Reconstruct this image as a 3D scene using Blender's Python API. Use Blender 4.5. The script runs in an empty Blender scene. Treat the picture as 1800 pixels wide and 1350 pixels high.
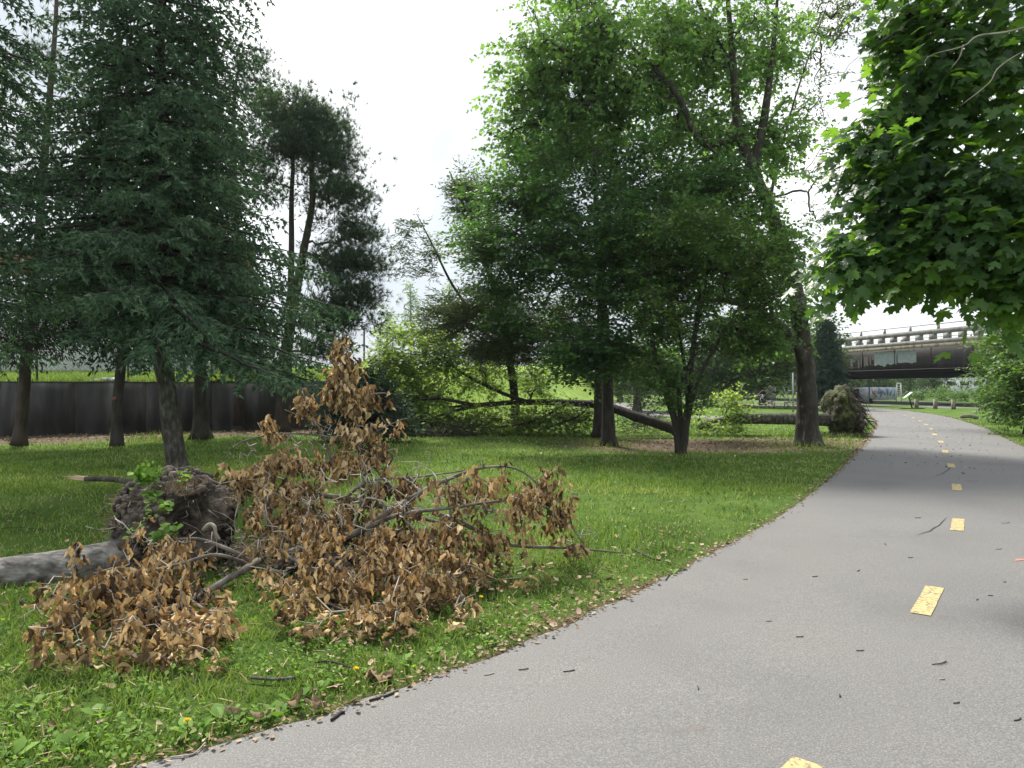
import bpy, math, random
import numpy as np
from mathutils import noise, Vector

# ------------------------------------------------------------------ camera, sky, sun, exposure
SC = bpy.context.scene
COL = SC.collection
R = math.radians
F = 1310.0                                  # focal length in pixels of the 1800 px wide photograph
HZ = 680.0                                  # horizon row
EYE = 1.6
cam = bpy.data.cameras.new('camera')
cam.sensor_width = 36.0
cam.lens = 36.0 * F / 1800.0
cam.clip_start = 0.05
cam.clip_end = 3000
camo = bpy.data.objects.new('camera', cam)
COL.objects.link(camo)
camo.location = (0, 0, EYE)
camo.rotation_euler = (R(90) + math.atan((HZ - 675.0) / F), 0, 0)
SC.camera = camo

SUN_EL, SUN_AZ = 52.0, -24.0                # azimuth from +Y towards +X
w = bpy.data.worlds.new("World")
SC.world = w
w.use_nodes = True
wn = w.node_tree
for n in list(wn.nodes):
    wn.nodes.remove(n)
wo = wn.nodes.new('ShaderNodeOutputWorld')
bg = wn.nodes.new('ShaderNodeBackground')
sky = wn.nodes.new('ShaderNodeTexSky')
sky.sky_type = 'NISHITA'
sky.sun_disc = False
sky.sun_elevation = R(SUN_EL)
sky.sun_rotation = R(SUN_AZ)
sky.dust_density = 3.0
bg.inputs['Strength'].default_value = 0.10
tc = wn.nodes.new('ShaderNodeTexCoord')
nz = wn.nodes.new('ShaderNodeTexNoise')
nz.inputs['Scale'].default_value = 1.7
nz.inputs['Detail'].default_value = 5
cr = wn.nodes.new('ShaderNodeValToRGB')
cr.color_ramp.elements[0].position = 0.30
cr.color_ramp.elements[0].color = (0.72, 0.72, 0.72, 1)
cr.color_ramp.elements[1].position = 0.55
cr.color_ramp.elements[1].color = (1, 1, 1, 1)
mx = wn.nodes.new('ShaderNodeMix')
mx.data_type = 'RGBA'
nz3 = wn.nodes.new('ShaderNodeTexNoise')
nz3.inputs['Scale'].default_value = 2.3
nz3.inputs['Detail'].default_value = 4
cr3 = wn.nodes.new('ShaderNodeValToRGB')
cr3.color_ramp.elements[0].position = 0.42
cr3.color_ramp.elements[0].color = (3.2, 3.5, 3.8, 1)
cr3.color_ramp.elements[1].position = 0.62
cr3.color_ramp.elements[1].color = (6.3, 6.4, 6.5, 1)     # bright thin overcast
wn.links.new(tc.outputs['Generated'], nz3.inputs['Vector'])
wn.links.new(nz3.outputs['Fac'], cr3.inputs['Fac'])
wn.links.new(cr3.outputs['Color'], mx.inputs[7])
wn.links.new(tc.outputs['Generated'], nz.inputs['Vector'])
wn.links.new(nz.outputs['Fac'], cr.inputs['Fac'])
wn.links.new(cr.outputs['Color'], mx.inputs['Factor'])
wn.links.new(sky.outputs['Color'], mx.inputs[6])
wn.links.new(mx.outputs[2], bg.inputs['Color'])
wn.links.new(bg.outputs['Background'], wo.inputs['Surface'])

sl = bpy.data.lights.new('sun', 'SUN')
sl.energy = 3.3
sl.angle = R(11)
sl.color = (1.0, 0.95, 0.86)
so = bpy.data.objects.new('sun', sl)
COL.objects.link(so)
sd = Vector((math.sin(R(SUN_AZ)) * math.cos(R(SUN_EL)), math.cos(R(SUN_AZ)) * math.cos(R(SUN_EL)), math.sin(R(SUN_EL))))
so.rotation_euler = sd.to_track_quat('Z', 'Y').to_euler()
so.location = (0, 0, 40)
SC.view_settings.view_transform = 'Standard'
SC.view_settings.look = 'None'
SC.view_settings.gamma = 1
SC.view_settings.exposure = 1.33
SC.cycles.max_bounces = 6
SC.cycles.diffuse_bounces = 3
SC.cycles.glossy_bounces = 2
SC.cycles.transmission_bounces = 4
SC.cycles.transparent_max_bounces = 4
SC.cycles.use_denoising = True

rng = np.random.default_rng(7)
random.seed(7)

# ------------------------------------------------------------------ helpers
def W(px, py, Z):
    return np.array([(px - 900.0) / F * Z, Z, EYE - (py - HZ) / F * Z])

def tag(o, label=None, cat=None, group=None, kind=None):
    if label: o['label'] = label
    if cat: o['category'] = cat
    if group: o['group'] = group
    if kind: o['kind'] = kind
    return o

def empty(name, loc, label=None, cat=None, group=None):
    o = bpy.data.objects.new(name, None)
    COL.objects.link(o)
    o.location = tuple(loc)
    o.empty_display_size = 0.2
    return tag(o, label, cat, group)

def build(name, V, Fs, mat, parent=None, smooth=False, attrs=None):
    """V (n,3) world coordinates; Fs list of (m,k) index arrays. Parent is an empty or mesh: vertices go local."""
    V = np.asarray(V, dtype=np.float64)
    off = np.zeros(3)
    p = parent
    while p is not None:
        off += np.array(p.location)
        p = p.parent
    V = V - off
    me = bpy.data.meshes.new(name)
    Fs = [np.asarray(f, dtype=np.int32) for f in Fs if len(f)]
    nl = sum(f.size for f in Fs)
    nf = sum(len(f) for f in Fs)
    me.vertices.add(len(V))
    me.vertices.foreach_set('co', V.astype(np.float32).ravel())
    me.loops.add(nl)
    me.loops.foreach_set('vertex_index', np.concatenate([f.ravel() for f in Fs]))
    me.polygons.add(nf)
    st = []
    tot = []
    c = 0
    for f in Fs:
        k = f.shape[1]
        st.append(c + np.arange(len(f)) * k)
        tot.append(np.full(len(f), k))
        c += f.size
    me.polygons.foreach_set('loop_start', np.concatenate(st).astype(np.int32))
    if smooth:
        me.polygons.foreach_set('use_smooth', np.ones(nf, dtype=bool))
    if attrs:
        for k, a in attrs.items():
            at = me.attributes.new(k, 'FLOAT', 'POINT')
            at.data.foreach_set('value', np.asarray(a, dtype=np.float32))
    me.update(calc_edges=True)
    me.validate()
    me.materials.append(mat)
    o = bpy.data.objects.new(name, me)
    COL.objects.link(o)
    if parent is not None:
        o.parent = parent
    return o

class MB:
    def __init__(s):
        s.V = []; s.F = {}; s.n = 0
    def add(s, V, Fs):
        V = np.asarray(V, dtype=np.float64).reshape(-1, 3)
        for f in Fs:
            f = np.asarray(f, dtype=np.int64)
            if len(f):
                s.F.setdefault(f.shape[1], []).append(f + s.n)
        s.V.append(V); s.n += len(V)
    def box(s, c, d, rz=0.0, tilt=None):
        x, y, z = [v / 2.0 for v in d]
        v = np.array([[-x,-y,-z],[x,-y,-z],[x,y,-z],[-x,y,-z],[-x,-y,z],[x,-y,z],[x,y,z],[-x,y,z]])
        if tilt is not None:
            v = v @ np.asarray(tilt).T
        ca, sa = math.cos(rz), math.sin(rz)
        v = v @ np.array([[ca, sa, 0], [-sa, ca, 0], [0, 0, 1]])
        s.add(v + np.asarray(c, dtype=float), [[[0,3,2,1],[4,5,6,7],[0,1,5,4],[1,2,6,5],[2,3,7,6],[3,0,4,7]]])
    def tube(s, P, r, k=6, cap=True, rough=0.0):
        V, Fq, Fc = tube_np(P, r, k, rough)
        s.add(V, [Fq, Fc] if cap else [Fq])
    def build(s, name, mat, parent=None, smooth=False):
        return build(name, np.concatenate(s.V), [np.concatenate(f) for f in s.F.values()], mat, parent, smooth)

def tube_np(P, r, k=6, rough=0.0):
    P = np.asarray(P, dtype=float)
    n = len(P)
    r = np.full(n, r) if np.isscalar(r) else np.asarray(r, dtype=float)
    T = np.gradient(P, axis=0)
    T /= np.linalg.norm(T, axis=1)[:, None] + 1e-9
    up = np.array([0.31, 0.17, 0.93])
    if abs(T[0] @ up) > 0.9: up = np.array([0.93, 0.2, 0.1])
    A = np.cross(T, up); A /= np.linalg.norm(A, axis=1)[:, None] + 1e-9
    B = np.cross(T, A)
    th = np.arange(k) * 2 * np.pi / k
    ring = np.cos(th)[None, :, None] * A[:, None, :] + np.sin(th)[None, :, None] * B[:, None, :]
    rr = np.repeat(r[:, None], k, 1)
    if rough:
        rr = rr * (1 + rough * (rng.random((n, k)) - 0.5))
    V = (P[:, None, :] + ring * rr[:, :, None]).reshape(-1, 3)
    i = np.arange(n - 1)[:, None] * k
    j = np.arange(k)[None, :]
    j2 = (j + 1) % k
    Fq = np.stack([i + j, i + j2, i + k + j2, i + k + j], -1).reshape(-1, 4)
    Fc = np.array([list(range(k - 1, -1, -1)), [(n - 1) * k + q for q in range(k)]])
    return V, Fq, Fc

def norm(a):
    return a / (np.linalg.norm(a, axis=-1, keepdims=True) + 1e-9)

def stamp(mb, TV, TF, pos, d, nrm, size):
    """copies of a leaf template: x across, y along the leaf, z its normal"""
    pos = np.asarray(pos); N = len(pos)
    if N == 0: return
    Y = norm(d)
    X = norm(np.cross(Y, nrm))
    Zv = np.cross(X, Y)
    size = np.asarray(size, dtype=float)
    if size.ndim == 0: size = np.full(N, float(size))
    T = np.asarray(TV)[None] * size[:, None, None]
    V = pos[:, None, :] + T[:, :, 0:1] * X[:, None, :] + T[:, :, 1:2] * Y[:, None, :] + T[:, :, 2:3] * Zv[:, None, :]
    k = len(TV)
    o = (np.arange(N) * k)[:, None, None]
    mb.add(V.reshape(-1, 3), [(o + np.asarray(f)[None]).reshape(-1, len(f[0])) for f in TF])

def smooth_line(P, n):
    """Catmull-Rom through control points"""
    P = np.asarray(P, dtype=float)
    Q = np.vstack([2 * P[0] - P[1], P, 2 * P[-1] - P[-2]])
    out = []
    m = len(P) - 1
    for i in range(m):
        p0, p1, p2, p3 = Q[i], Q[i + 1], Q[i + 2], Q[i + 3]
        t = np.linspace(0, 1, n, endpoint=False)[:, None]
        out.append(0.5 * ((2 * p1) + (-p0 + p2) * t + (2 * p0 - 5 * p1 + 4 * p2 - p3) * t ** 2 + (-p0 + 3 * p1 - 3 * p2 + p3) * t ** 3))
    out.append(P[-1:])
    return np.vstack(out)

def fbm(p, o=4):
    return noise.fractal(Vector(p), 1.0, 2.0, o)

# ------------------------------------------------------------------ materials
def mat_new(name):
    m = bpy.data.materials.new(name)
    m.use_nodes = True
    nt = m.node_tree
    for n in list(nt.nodes): nt.nodes.remove(n)
    out = nt.nodes.new('ShaderNodeOutputMaterial')
    return m, nt, out

def ramp(nt, stops):
    c = nt.nodes.new('ShaderNodeValToRGB')
    e = c.color_ramp.elements
    while len(e) < len(stops): e.new(0.5)
    for el, (p, col) in zip(e, stops):
        el.position = p
        el.color = (*col, 1)
    return c

def leaf_mat(name, cols, trans=0.35, rough=0.5, spec=0.3, nscale=0.6, tcol=(1.25, 1.3, 0.6)):
    m, nt, out = mat_new(name)
    L = nt.links
    g = nt.nodes.new('ShaderNodeNewGeometry')
    t = nt.nodes.new('ShaderNodeTexCoord')
    nz = nt.nodes.new('ShaderNodeTexNoise'); nz.inputs['Scale'].default_value = nscale
    L.new(t.outputs['Object'], nz.inputs['Vector'])
    mm = nt.nodes.new('ShaderNodeMath'); mm.operation = 'MULTIPLY_ADD'
    mm.inputs[1].default_value = 0.8
    ad = nt.nodes.new('ShaderNodeMath'); ad.operation = 'MULTIPLY_ADD'
    ad.inputs[1].default_value = 1.1; ad.inputs[2].default_value = -0.45
    L.new(nz.outputs['Fac'], ad.inputs[0])
    L.new(g.outputs['Random Per Island'], mm.inputs[0])
    L.new(ad.outputs[0], mm.inputs[2])
    k = len(cols)
    c = ramp(nt, [(i / (k - 1) if k > 1 else 0, cc) for i, cc in enumerate(cols)])
    L.new(mm.outputs[0], c.inputs['Fac'])
    p = nt.nodes.new('ShaderNodeBsdfPrincipled')
    p.inputs['Roughness'].default_value = rough
    p.inputs['Specular IOR Level'].default_value = spec
    L.new(c.outputs['Color'], p.inputs['Base Color'])
    if trans > 0:
        tr = nt.nodes.new('ShaderNodeBsdfTranslucent')
        mul = nt.nodes.new('ShaderNodeMix'); mul.data_type = 'RGBA'; mul.blend_type = 'MULTIPLY'
        mul.inputs['Factor'].default_value = 1
        mul.inputs[7].default_value = (*tcol, 1)
        L.new(c.outputs['Color'], mul.inputs[6])
        L.new(mul.outputs[2], tr.inputs['Color'])
        ms = nt.nodes.new('ShaderNodeMixShader'); ms.inputs[0].default_value = trans
        L.new(p.outputs[0], ms.inputs[1]); L.new(tr.outputs[0], ms.inputs[2])
        L.new(ms.outputs[0], out.inputs[0])
    else:
        L.new(p.outputs[0], out.inputs[0])
    return m

def noise_mat(name, stops, scale=5, detail=6, rough=0.85, bump=0.3, bscale=None, stretch=(1, 1, 1), dist=0.02, spec=0.3, distortion=0.0):
    m, nt, out = mat_new(name)
    L = nt.links
    t = nt.nodes.new('ShaderNodeTexCoord')
    mp = nt.nodes.new('ShaderNodeMapping'); mp.inputs['Scale'].default_value = stretch
    nz = nt.nodes.new('ShaderNodeTexNoise')
    nz.inputs['Scale'].default_value = scale; nz.inputs['Detail'].default_value = detail
    nz.inputs['Distortion'].default_value = distortion
    L.new(t.outputs['Object'], mp.inputs[0]); L.new(mp.outputs[0], nz.inputs['Vector'])
    c = ramp(nt, stops)
    L.new(nz.outputs['Fac'], c.inputs['Fac'])
    p = nt.nodes.new('ShaderNodeBsdfPrincipled')
    p.inputs['Roughness'].default_value = rough
    p.inputs['Specular IOR Level'].default_value = spec
    L.new(c.outputs['Color'], p.inputs['Base Color'])
    if bump:
        n2 = nt.nodes.new('ShaderNodeTexNoise'); n2.inputs['Scale'].default_value = bscale or scale * 3; n2.inputs['Detail'].default_value = 8
        L.new(mp.outputs[0], n2.inputs['Vector'])
        b = nt.nodes.new('ShaderNodeBump'); b.inputs['Strength'].default_value = bump; b.inputs['Distance'].default_value = dist
        L.new(n2.outputs['Fac'], b.inputs['Height']); L.new(b.outputs[0], p.inputs['Normal'])
    L.new(p.outputs[0], out.inputs[0])
    return m

M = {}
M['bark_grey'] = noise_mat('bark_grey', [(0.3, (0.03, 0.026, 0.022)), (0.52, (0.075, 0.068, 0.058)), (0.7, (0.17, 0.165, 0.145))], 14, bump=1, stretch=(1, 1, 0.45), dist=0.03)
M['bark_dark'] = noise_mat('bark_dark', [(0.3, (0.018, 0.015, 0.013)), (0.7, (0.06, 0.052, 0.045))], 8, bump=1, stretch=(1, 1, 0.3), dist=0.03)
M['bark_pine'] = noise_mat('bark_pine', [(0.3, (0.028, 0.022, 0.019)), (0.7, (0.085, 0.062, 0.05))], 7, bump=1, stretch=(1, 1, 0.3), dist=0.04)
M['bark_plane'] = noise_mat('bark_plane', [(0.35, (0.022, 0.02, 0.015)), (0.52, (0.045, 0.039, 0.03)), (0.62, (0.055, 0.05, 0.038)), (0.70, (0.17, 0.165, 0.135))], 7, bump=0.7, stretch=(1, 1, 0.5), dist=0.02, distortion=0.7)
M['bark_silver'] = noise_mat('bark_silver', [(0.3, (0.035, 0.032, 0.028)), (0.45, (0.12, 0.11, 0.10)), (0.58, (0.21, 0.2, 0.185)), (0.74, (0.36, 0.35, 0.33))], 16, bump=0.8, dist=0.012, distortion=0.3, stretch=(0.45, 1, 1))
M['twig'] = noise_mat('twig', [(0.35, (0.13, 0.11, 0.09)), (0.7, (0.40, 0.36, 0.31))], 6, bump=0.2)
M['twig_green'] = noise_mat('green_twig', [(0.35, (0.04, 0.05, 0.025)), (0.7, (0.08, 0.085, 0.045))], 6, bump=0)
M['limb'] = noise_mat('limb', [(0.35, (0.06, 0.05, 0.042)), (0.7, (0.2, 0.18, 0.155))], 9, bump=0.4, dist=0.006)
M['wood_raw'] = noise_mat('wood_raw', [(0.35, (0.35, 0.26, 0.16)), (0.7, (0.62, 0.5, 0.34))], 12, bump=0.4, stretch=(0.3, 1, 1))
M['soil'] = noise_mat('soil', [(0.3, (0.02, 0.016, 0.014)), (0.5, (0.08, 0.065, 0.055)), (0.68, (0.20, 0.17, 0.14))], 9, bump=1, bscale=30, dist=0.03)
M['soil_moss'] = noise_mat('soil_moss', [(0.35, (0.02, 0.016, 0.012)), (0.5, (0.045, 0.045, 0.02)), (0.68, (0.10, 0.13, 0.035))], 5, bump=1, bscale=14, dist=0.08)
M['spruce'] = leaf_mat('spruce_needles', [(0.028, 0.056, 0.036), (0.078, 0.14, 0.082), (0.20, 0.30, 0.18)], 0.28, 0.6, 0.2, 1.3, (1.1, 1.3, 0.8))
M['spruce_old'] = leaf_mat('spruce_old_needles', [(0.015, 0.03, 0.02), (0.035, 0.06, 0.036), (0.06, 0.085, 0.045)], 0.1, 0.7, 0.15)
M['pine'] = leaf_mat('pine_needles', [(0.028, 0.055, 0.036), (0.055, 0.10, 0.06), (0.11, 0.17, 0.09)], 0.3, 0.6, 0.2, 0.7)
M['pine_bare'] = leaf_mat('pine_bare_needles', [(0.035, 0.03, 0.03), (0.05, 0.06, 0.045)], 0.1, 0.8, 0.1)
M['hemlock'] = leaf_mat('hemlock_needles', [(0.045, 0.07, 0.035), (0.085, 0.125, 0.055), (0.15, 0.20, 0.08)], 0.45, 0.6, 0.2)
M['plane'] = leaf_mat('plane_leaves', [(0.07, 0.14, 0.055), (0.13, 0.24, 0.08), (0.22, 0.36, 0.11)], 0.58, 0.5, 0.3, 0.35)
M['dark_broad'] = leaf_mat('dark_broad_leaves', [(0.028, 0.068, 0.03), (0.055, 0.13, 0.045), (0.105, 0.205, 0.062)], 0.46, 0.45, 0.35, 0.45)
M['stem_leaf'] = leaf_mat('shrub_tree_leaves', [(0.04, 0.09, 0.028), (0.08, 0.16, 0.04), (0.15, 0.24, 0.06)], 0.38, 0.45, 0.3, 0.6)
M['maple'] = leaf_mat('maple_leaves', [(0.03, 0.072, 0.03), (0.055, 0.12, 0.04), (0.095, 0.18, 0.055)], 0.58, 0.36, 0.45, 0.8, (2.5, 2.4, 0.6))
M['fresh'] = leaf_mat('fresh_leaves', [(0.10, 0.16, 0.045), (0.20, 0.29, 0.08), (0.34, 0.43, 0.15)], 0.55, 0.5, 0.25, 0.6)
M['bush'] = leaf_mat('bush_leaves', [(0.05, 0.11, 0.03), (0.10, 0.19, 0.05), (0.18, 0.28, 0.07)], 0.4, 0.5, 0.3, 0.5)
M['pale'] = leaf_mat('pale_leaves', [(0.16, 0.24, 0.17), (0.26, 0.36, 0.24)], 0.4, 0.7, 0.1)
M['far'] = leaf_mat('far_leaves', [(0.035, 0.07, 0.03), (0.06, 0.11, 0.045), (0.10, 0.16, 0.06)], 0.3, 0.7, 0.1, 0.12)
M['bluegreen'] = leaf_mat('bluegreen_needles', [(0.03, 0.06, 0.045), (0.06, 0.10, 0.075)], 0.2, 0.6, 0.2)
M['dead'] = leaf_mat('wilted_leaves', [(0.04, 0.028, 0.018), (0.12, 0.08, 0.042), (0.31, 0.215, 0.105), (0.53, 0.39, 0.20), (0.72, 0.58, 0.36)], 0.2, 0.65, 0.25, 2.6, (1.2, 0.95, 0.6))
M['litter'] = leaf_mat('litter_leaves', [(0.10, 0.065, 0.035), (0.25, 0.18, 0.11), (0.45, 0.38, 0.27)], 0.0, 0.8, 0.1)
M['grass'] = leaf_mat('grass_blades', [(0.06, 0.115, 0.025), (0.12, 0.195, 0.042), (0.20, 0.285, 0.068), (0.36, 0.39, 0.17)], 0.35, 0.55, 0.15, 0.5, (1.2, 1.25, 0.65))
M['weed'] = leaf_mat('weed_leaves', [(0.07, 0.145, 0.03), (0.15, 0.27, 0.05), (0.26, 0.40, 0.10)], 0.4, 0.6, 0.15, 1.5, (1.2, 1.3, 0.6))
M['yellow_flower'] = leaf_mat('yellow_petals', [(0.75, 0.55, 0.02), (0.9, 0.72, 0.05)], 0.2, 0.6, 0.2)

def ground_mat(name, greens):
    m, nt, out = mat_new(name)
    L = nt.links
    t = nt.nodes.new('ShaderNodeTexCoord')
    n1 = nt.nodes.new('ShaderNodeTexNoise'); n1.inputs['Scale'].default_value = 0.9; n1.inputs['Detail'].default_value = 10; n1.inputs['Roughness'].default_value = 0.72
    n2 = nt.nodes.new('ShaderNodeTexNoise'); n2.inputs['Scale'].default_value = 22; n2.inputs['Detail'].default_value = 8; n2.inputs['Roughness'].default_value = 0.8
    L.new(t.outputs['Object'], n1.inputs['Vector']); L.new(t.outputs['Object'], n2.inputs['Vector'])
    c1 = ramp(nt, [(0.35, greens[0]), (0.5, greens[1]), (0.68, greens[2])])
    L.new(n1.outputs['Fac'], c1.inputs['Fac'])
    c2 = ramp(nt, [(0.35, (0.07, 0.05, 0.035)), (0.55, (0.14, 0.105, 0.07)), (0.66, (0.30, 0.25, 0.17))])
    L.new(n2.outputs['Fac'], c2.inputs['Fac'])
    a = nt.nodes.new('ShaderNodeAttribute'); a.attribute_name = 'litter'
    ma = nt.nodes.new('ShaderNodeMath'); ma.operation = 'ADD'
    mb_ = nt.nodes.new('ShaderNodeMath'); mb_.operation = 'MULTIPLY_ADD'; mb_.inputs[1].default_value = 1.6; mb_.inputs[2].default_value = -0.95
    L.new(n2.outputs['Fac'], mb_.inputs[0])
    L.new(a.outputs['Fac'], ma.inputs[0]); L.new(mb_.outputs[0], ma.inputs[1])
    st = ramp(nt, [(0.25, (0, 0, 0)), (0.5, (1, 1, 1))])
    L.new(ma.outputs[0], st.inputs['Fac'])
    mx = nt.nodes.new('ShaderNodeMix'); mx.data_type = 'RGBA'
    L.new(st.outputs['Color'], mx.inputs['Factor']); L.new(c1.outputs['Color'], mx.inputs[6]); L.new(c2.outputs['Color'], mx.inputs[7])
    p = nt.nodes.new('ShaderNodeBsdfPrincipled'); p.inputs['Roughness'].default_value = 0.9; p.inputs['Specular IOR Level'].default_value = 0.1
    L.new(mx.outputs[2], p.inputs['Base Color'])
    b = nt.nodes.new('ShaderNodeBump'); b.inputs['Strength'].default_value = 1; b.inputs['Distance'].default_value = 0.04
    L.new(n2.outputs['Fac'], b.inputs['Height']); L.new(b.outputs[0], p.inputs['Normal'])
    L.new(p.outputs[0], out.inputs[0])
    return m
M['ground'] = ground_mat('lawn_ground', [(0.035, 0.075, 0.012), (0.07, 0.13, 0.02), (0.12, 0.18, 0.04)])
M['bank'] = ground_mat('bank_ground', [(0.11, 0.18, 0.03), (0.18, 0.28, 0.045), (0.28, 0.36, 0.08)])

def asphalt_mat():
    m, nt, out = mat_new('asphalt')
    L = nt.links
    t = nt.nodes.new('ShaderNodeTexCoord')
    n1 = nt.nodes.new('ShaderNodeTexNoise'); n1.inputs['Scale'].default_value = 110; n1.inputs['Detail'].default_value = 3; n1.inputs['Roughness'].default_value = 0.7
    n2 = nt.nodes.new('ShaderNodeTexNoise'); n2.inputs['Scale'].default_value = 0.7; n2.inputs['Detail'].default_value = 6; n2.inputs['Distortion'].default_value = 0.6
    v = nt.nodes.new('ShaderNodeTexVoronoi'); v.inputs['Scale'].default_value = 75
    for n in (n1, n2, v): L.new(t.outputs['Object'], n.inputs['Vector'])
    c1 = ramp(nt, [(0.3, (0.078, 0.077, 0.076)), (0.5, (0.122, 0.120, 0.118)), (0.72, (0.22, 0.215, 0.21))])
    L.new(n1.outputs['Fac'], c1.inputs['Fac'])
    # pale stone chips
    c3 = ramp(nt, [(0.10, (1, 1, 1)), (0.2, (0, 0, 0))])
    L.new(v.outputs['Distance'], c3.inputs['Fac'])
    g = nt.nodes.new('ShaderNodeMath'); g.operation = 'GREATER_THAN'; g.inputs[1].default_value = 0.72
    sp = nt.nodes.new('ShaderNodeSeparateColor'); L.new(v.outputs['Color'], sp.inputs[0]); L.new(sp.outputs[0], g.inputs[0])
    mm = nt.nodes.new('ShaderNodeMath'); mm.operation = 'MULTIPLY'; L.new(c3.outputs['Color'], mm.inputs[0]); L.new(g.outputs[0], mm.inputs[1])
    mx = nt.nodes.new('ShaderNodeMix'); mx.data_type = 'RGBA'; mx.inputs[7].default_value = (0.36, 0.345, 0.33, 1)
    L.new(mm.outputs[0], mx.inputs['Factor']); L.new(c1.outputs['Color'], mx.inputs[6])
    c2 = ramp(nt, [(0.3, (0.86, 0.86, 0.87)), (0.5, (0.98, 0.98, 0.98)), (0.75, (1.06, 1.055, 1.04))])
    L.new(n2.outputs['Fac'], c2.inputs['Fac'])
    mu = nt.nodes.new('ShaderNodeMix'); mu.data_type = 'RGBA'; mu.blend_type = 'MULTIPLY'; mu.inputs['Factor'].default_value = 1
    L.new(mx.outputs[2], mu.inputs[6]); L.new(c2.outputs['Color'], mu.inputs[7])
    # brown tannin stains
    n4 = nt.nodes.new('ShaderNodeTexNoise'); n4.inputs['Scale'].default_value = 1.9; n4.inputs['Detail'].default_value = 4
    mp = nt.nodes.new('ShaderNodeMapping'); mp.inputs['Location'].default_value = (3.1, 7.7, 0); L.new(t.outputs['Object'], mp.inputs[0]); L.new(mp.outputs[0], n4.inputs['Vector'])
    c4 = ramp(nt, [(0.66, (0, 0, 0)), (0.78, (0.5, 0.5, 0.5))]); L.new(n4.outputs['Fac'], c4.inputs['Fac'])
    ms = nt.nodes.new('ShaderNodeMix'); ms.data_type = 'RGBA'; ms.inputs[7].default_value = (0.08, 0.05, 0.035, 1)
    L.new(c4.outputs['Color'], ms.inputs['Factor']); L.new(mu.outputs[2], ms.inputs[6])
    p = nt.nodes.new('ShaderNodeBsdfPrincipled'); p.inputs['Roughness'].default_value = 0.75; p.inputs['Specular IOR Level'].default_value = 0.35
    L.new(ms.outputs[2], p.inputs['Base Color'])
    b = nt.nodes.new('ShaderNodeBump'); b.inputs['Strength'].default_value = 0.6; b.inputs['Distance'].default_value = 0.006
    L.new(n1.outputs['Fac'], b.inputs['Height']); L.new(b.outputs[0], p.inputs['Normal'])
    L.new(p.outputs[0], out.inputs[0])
    return m
M['asphalt'] = asphalt_mat()
M['paint'] = noise_mat('worn_yellow_paint', [(0.38, (0.15, 0.135, 0.11)), (0.46, (0.34, 0.28, 0.14)), (0.6, (0.46, 0.36, 0.155))], 48, bump=0.3, bscale=90, dist=0.004)
M['paint_orange'] = noise_mat('orange_spray', [(0.3, (0.2, 0.12, 0.1)), (0.6, (0.6, 0.2, 0.14))], 40, bump=0)
M['crack'] = noise_mat('crack_filler', [(0.3, (0.02, 0.02, 0.022)), (0.7, (0.05, 0.05, 0.05))], 20, bump=0)
M['concrete_dark'] = noise_mat('stained_concrete', [(0.3, (0.022, 0.023, 0.023)), (0.5, (0.052, 0.050, 0.050)), (0.7, (0.12, 0.118, 0.115))], 2.2, bump=0.4, bscale=9, stretch=(1, 1, 0.18), dist=0.02, detail=8)
M['concrete'] = noise_mat('bridge_concrete', [(0.3, (0.15, 0.147, 0.138)), (0.6, (0.25, 0.243, 0.23)), (0.8, (0.32, 0.31, 0.295))], 2.2, bump=0.3, stretch=(1, 1, 0.5))
M['rust_edge'] = noise_mat('rust_stained_concrete', [(0.35, (0.20, 0.13, 0.08)), (0.5, (0.42, 0.36, 0.27)), (0.7, (0.5, 0.45, 0.37))], 2.5, bump=0.2, stretch=(1, 1, 0.4))
M['girder'] = noise_mat('girder_paint', [(0.3, (0.024, 0.019, 0.022)), (0.55, (0.036, 0.030, 0.034)), (0.75, (0.06, 0.053, 0.057))], 2.0, bump=0.1, stretch=(1, 1, 0.15), rough=0.6)
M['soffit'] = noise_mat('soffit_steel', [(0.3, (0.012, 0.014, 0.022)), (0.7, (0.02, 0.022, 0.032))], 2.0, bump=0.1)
M['patch'] = noise_mat('cover_paint', [(0.3, (0.24, 0.28, 0.29)), (0.7, (0.32, 0.37, 0.38))], 3, bump=0)
M['patch_old'] = noise_mat('scraped_paint', [(0.3, (0.10, 0.085, 0.08)), (0.7, (0.26, 0.23, 0.21))], 6, bump=0)
M['siding'] = noise_mat('metal_siding', [(0.3, (0.66, 0.69, 0.74)), (0.7, (0.8, 0.83, 0.88))], 0.6, bump=0.05, rough=0.5)
M['rust_brick'] = noise_mat('red_brick', [(0.3, (0.13, 0.05, 0.035)), (0.7, (0.26, 0.11, 0.075))], 6, bump=0.3)
M['roof'] = noise_mat('grey_roof', [(0.3, (0.08, 0.08, 0.085)), (0.7, (0.14, 0.14, 0.15))], 3, bump=0.2)
M['steel_dark'] = noise_mat('dark_galvanised', [(0.3, (0.05, 0.05, 0.05)), (0.7, (0.12, 0.12, 0.12))], 12, bump=0)
M['steel'] = noise_mat('grey_steel', [(0.3, (0.18, 0.21, 0.23)), (0.7, (0.3, 0.33, 0.35))], 12, bump=0)
M['white_paint'] = noise_mat('white_metal', [(0.3, (0.6, 0.62, 0.63)), (0.7, (0.78, 0.8, 0.8))], 9, bump=0)
M['black'] = noise_mat('black_metal', [(0.3, (0.012, 0.012, 0.013)), (0.7, (0.03, 0.03, 0.03))], 9, bump=0)
M['post_wood'] = noise_mat('weathered_post', [(0.3, (0.12, 0.11, 0.085)), (0.7, (0.25, 0.23, 0.18))], 6, bump=0.4, stretch=(1, 1, 0.3))
M['sign_blue'] = noise_mat('pale_blue_sign', [(0.3, (0.3, 0.45, 0.6)), (0.7, (0.55, 0.68, 0.78))], 3, bump=0)
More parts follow.
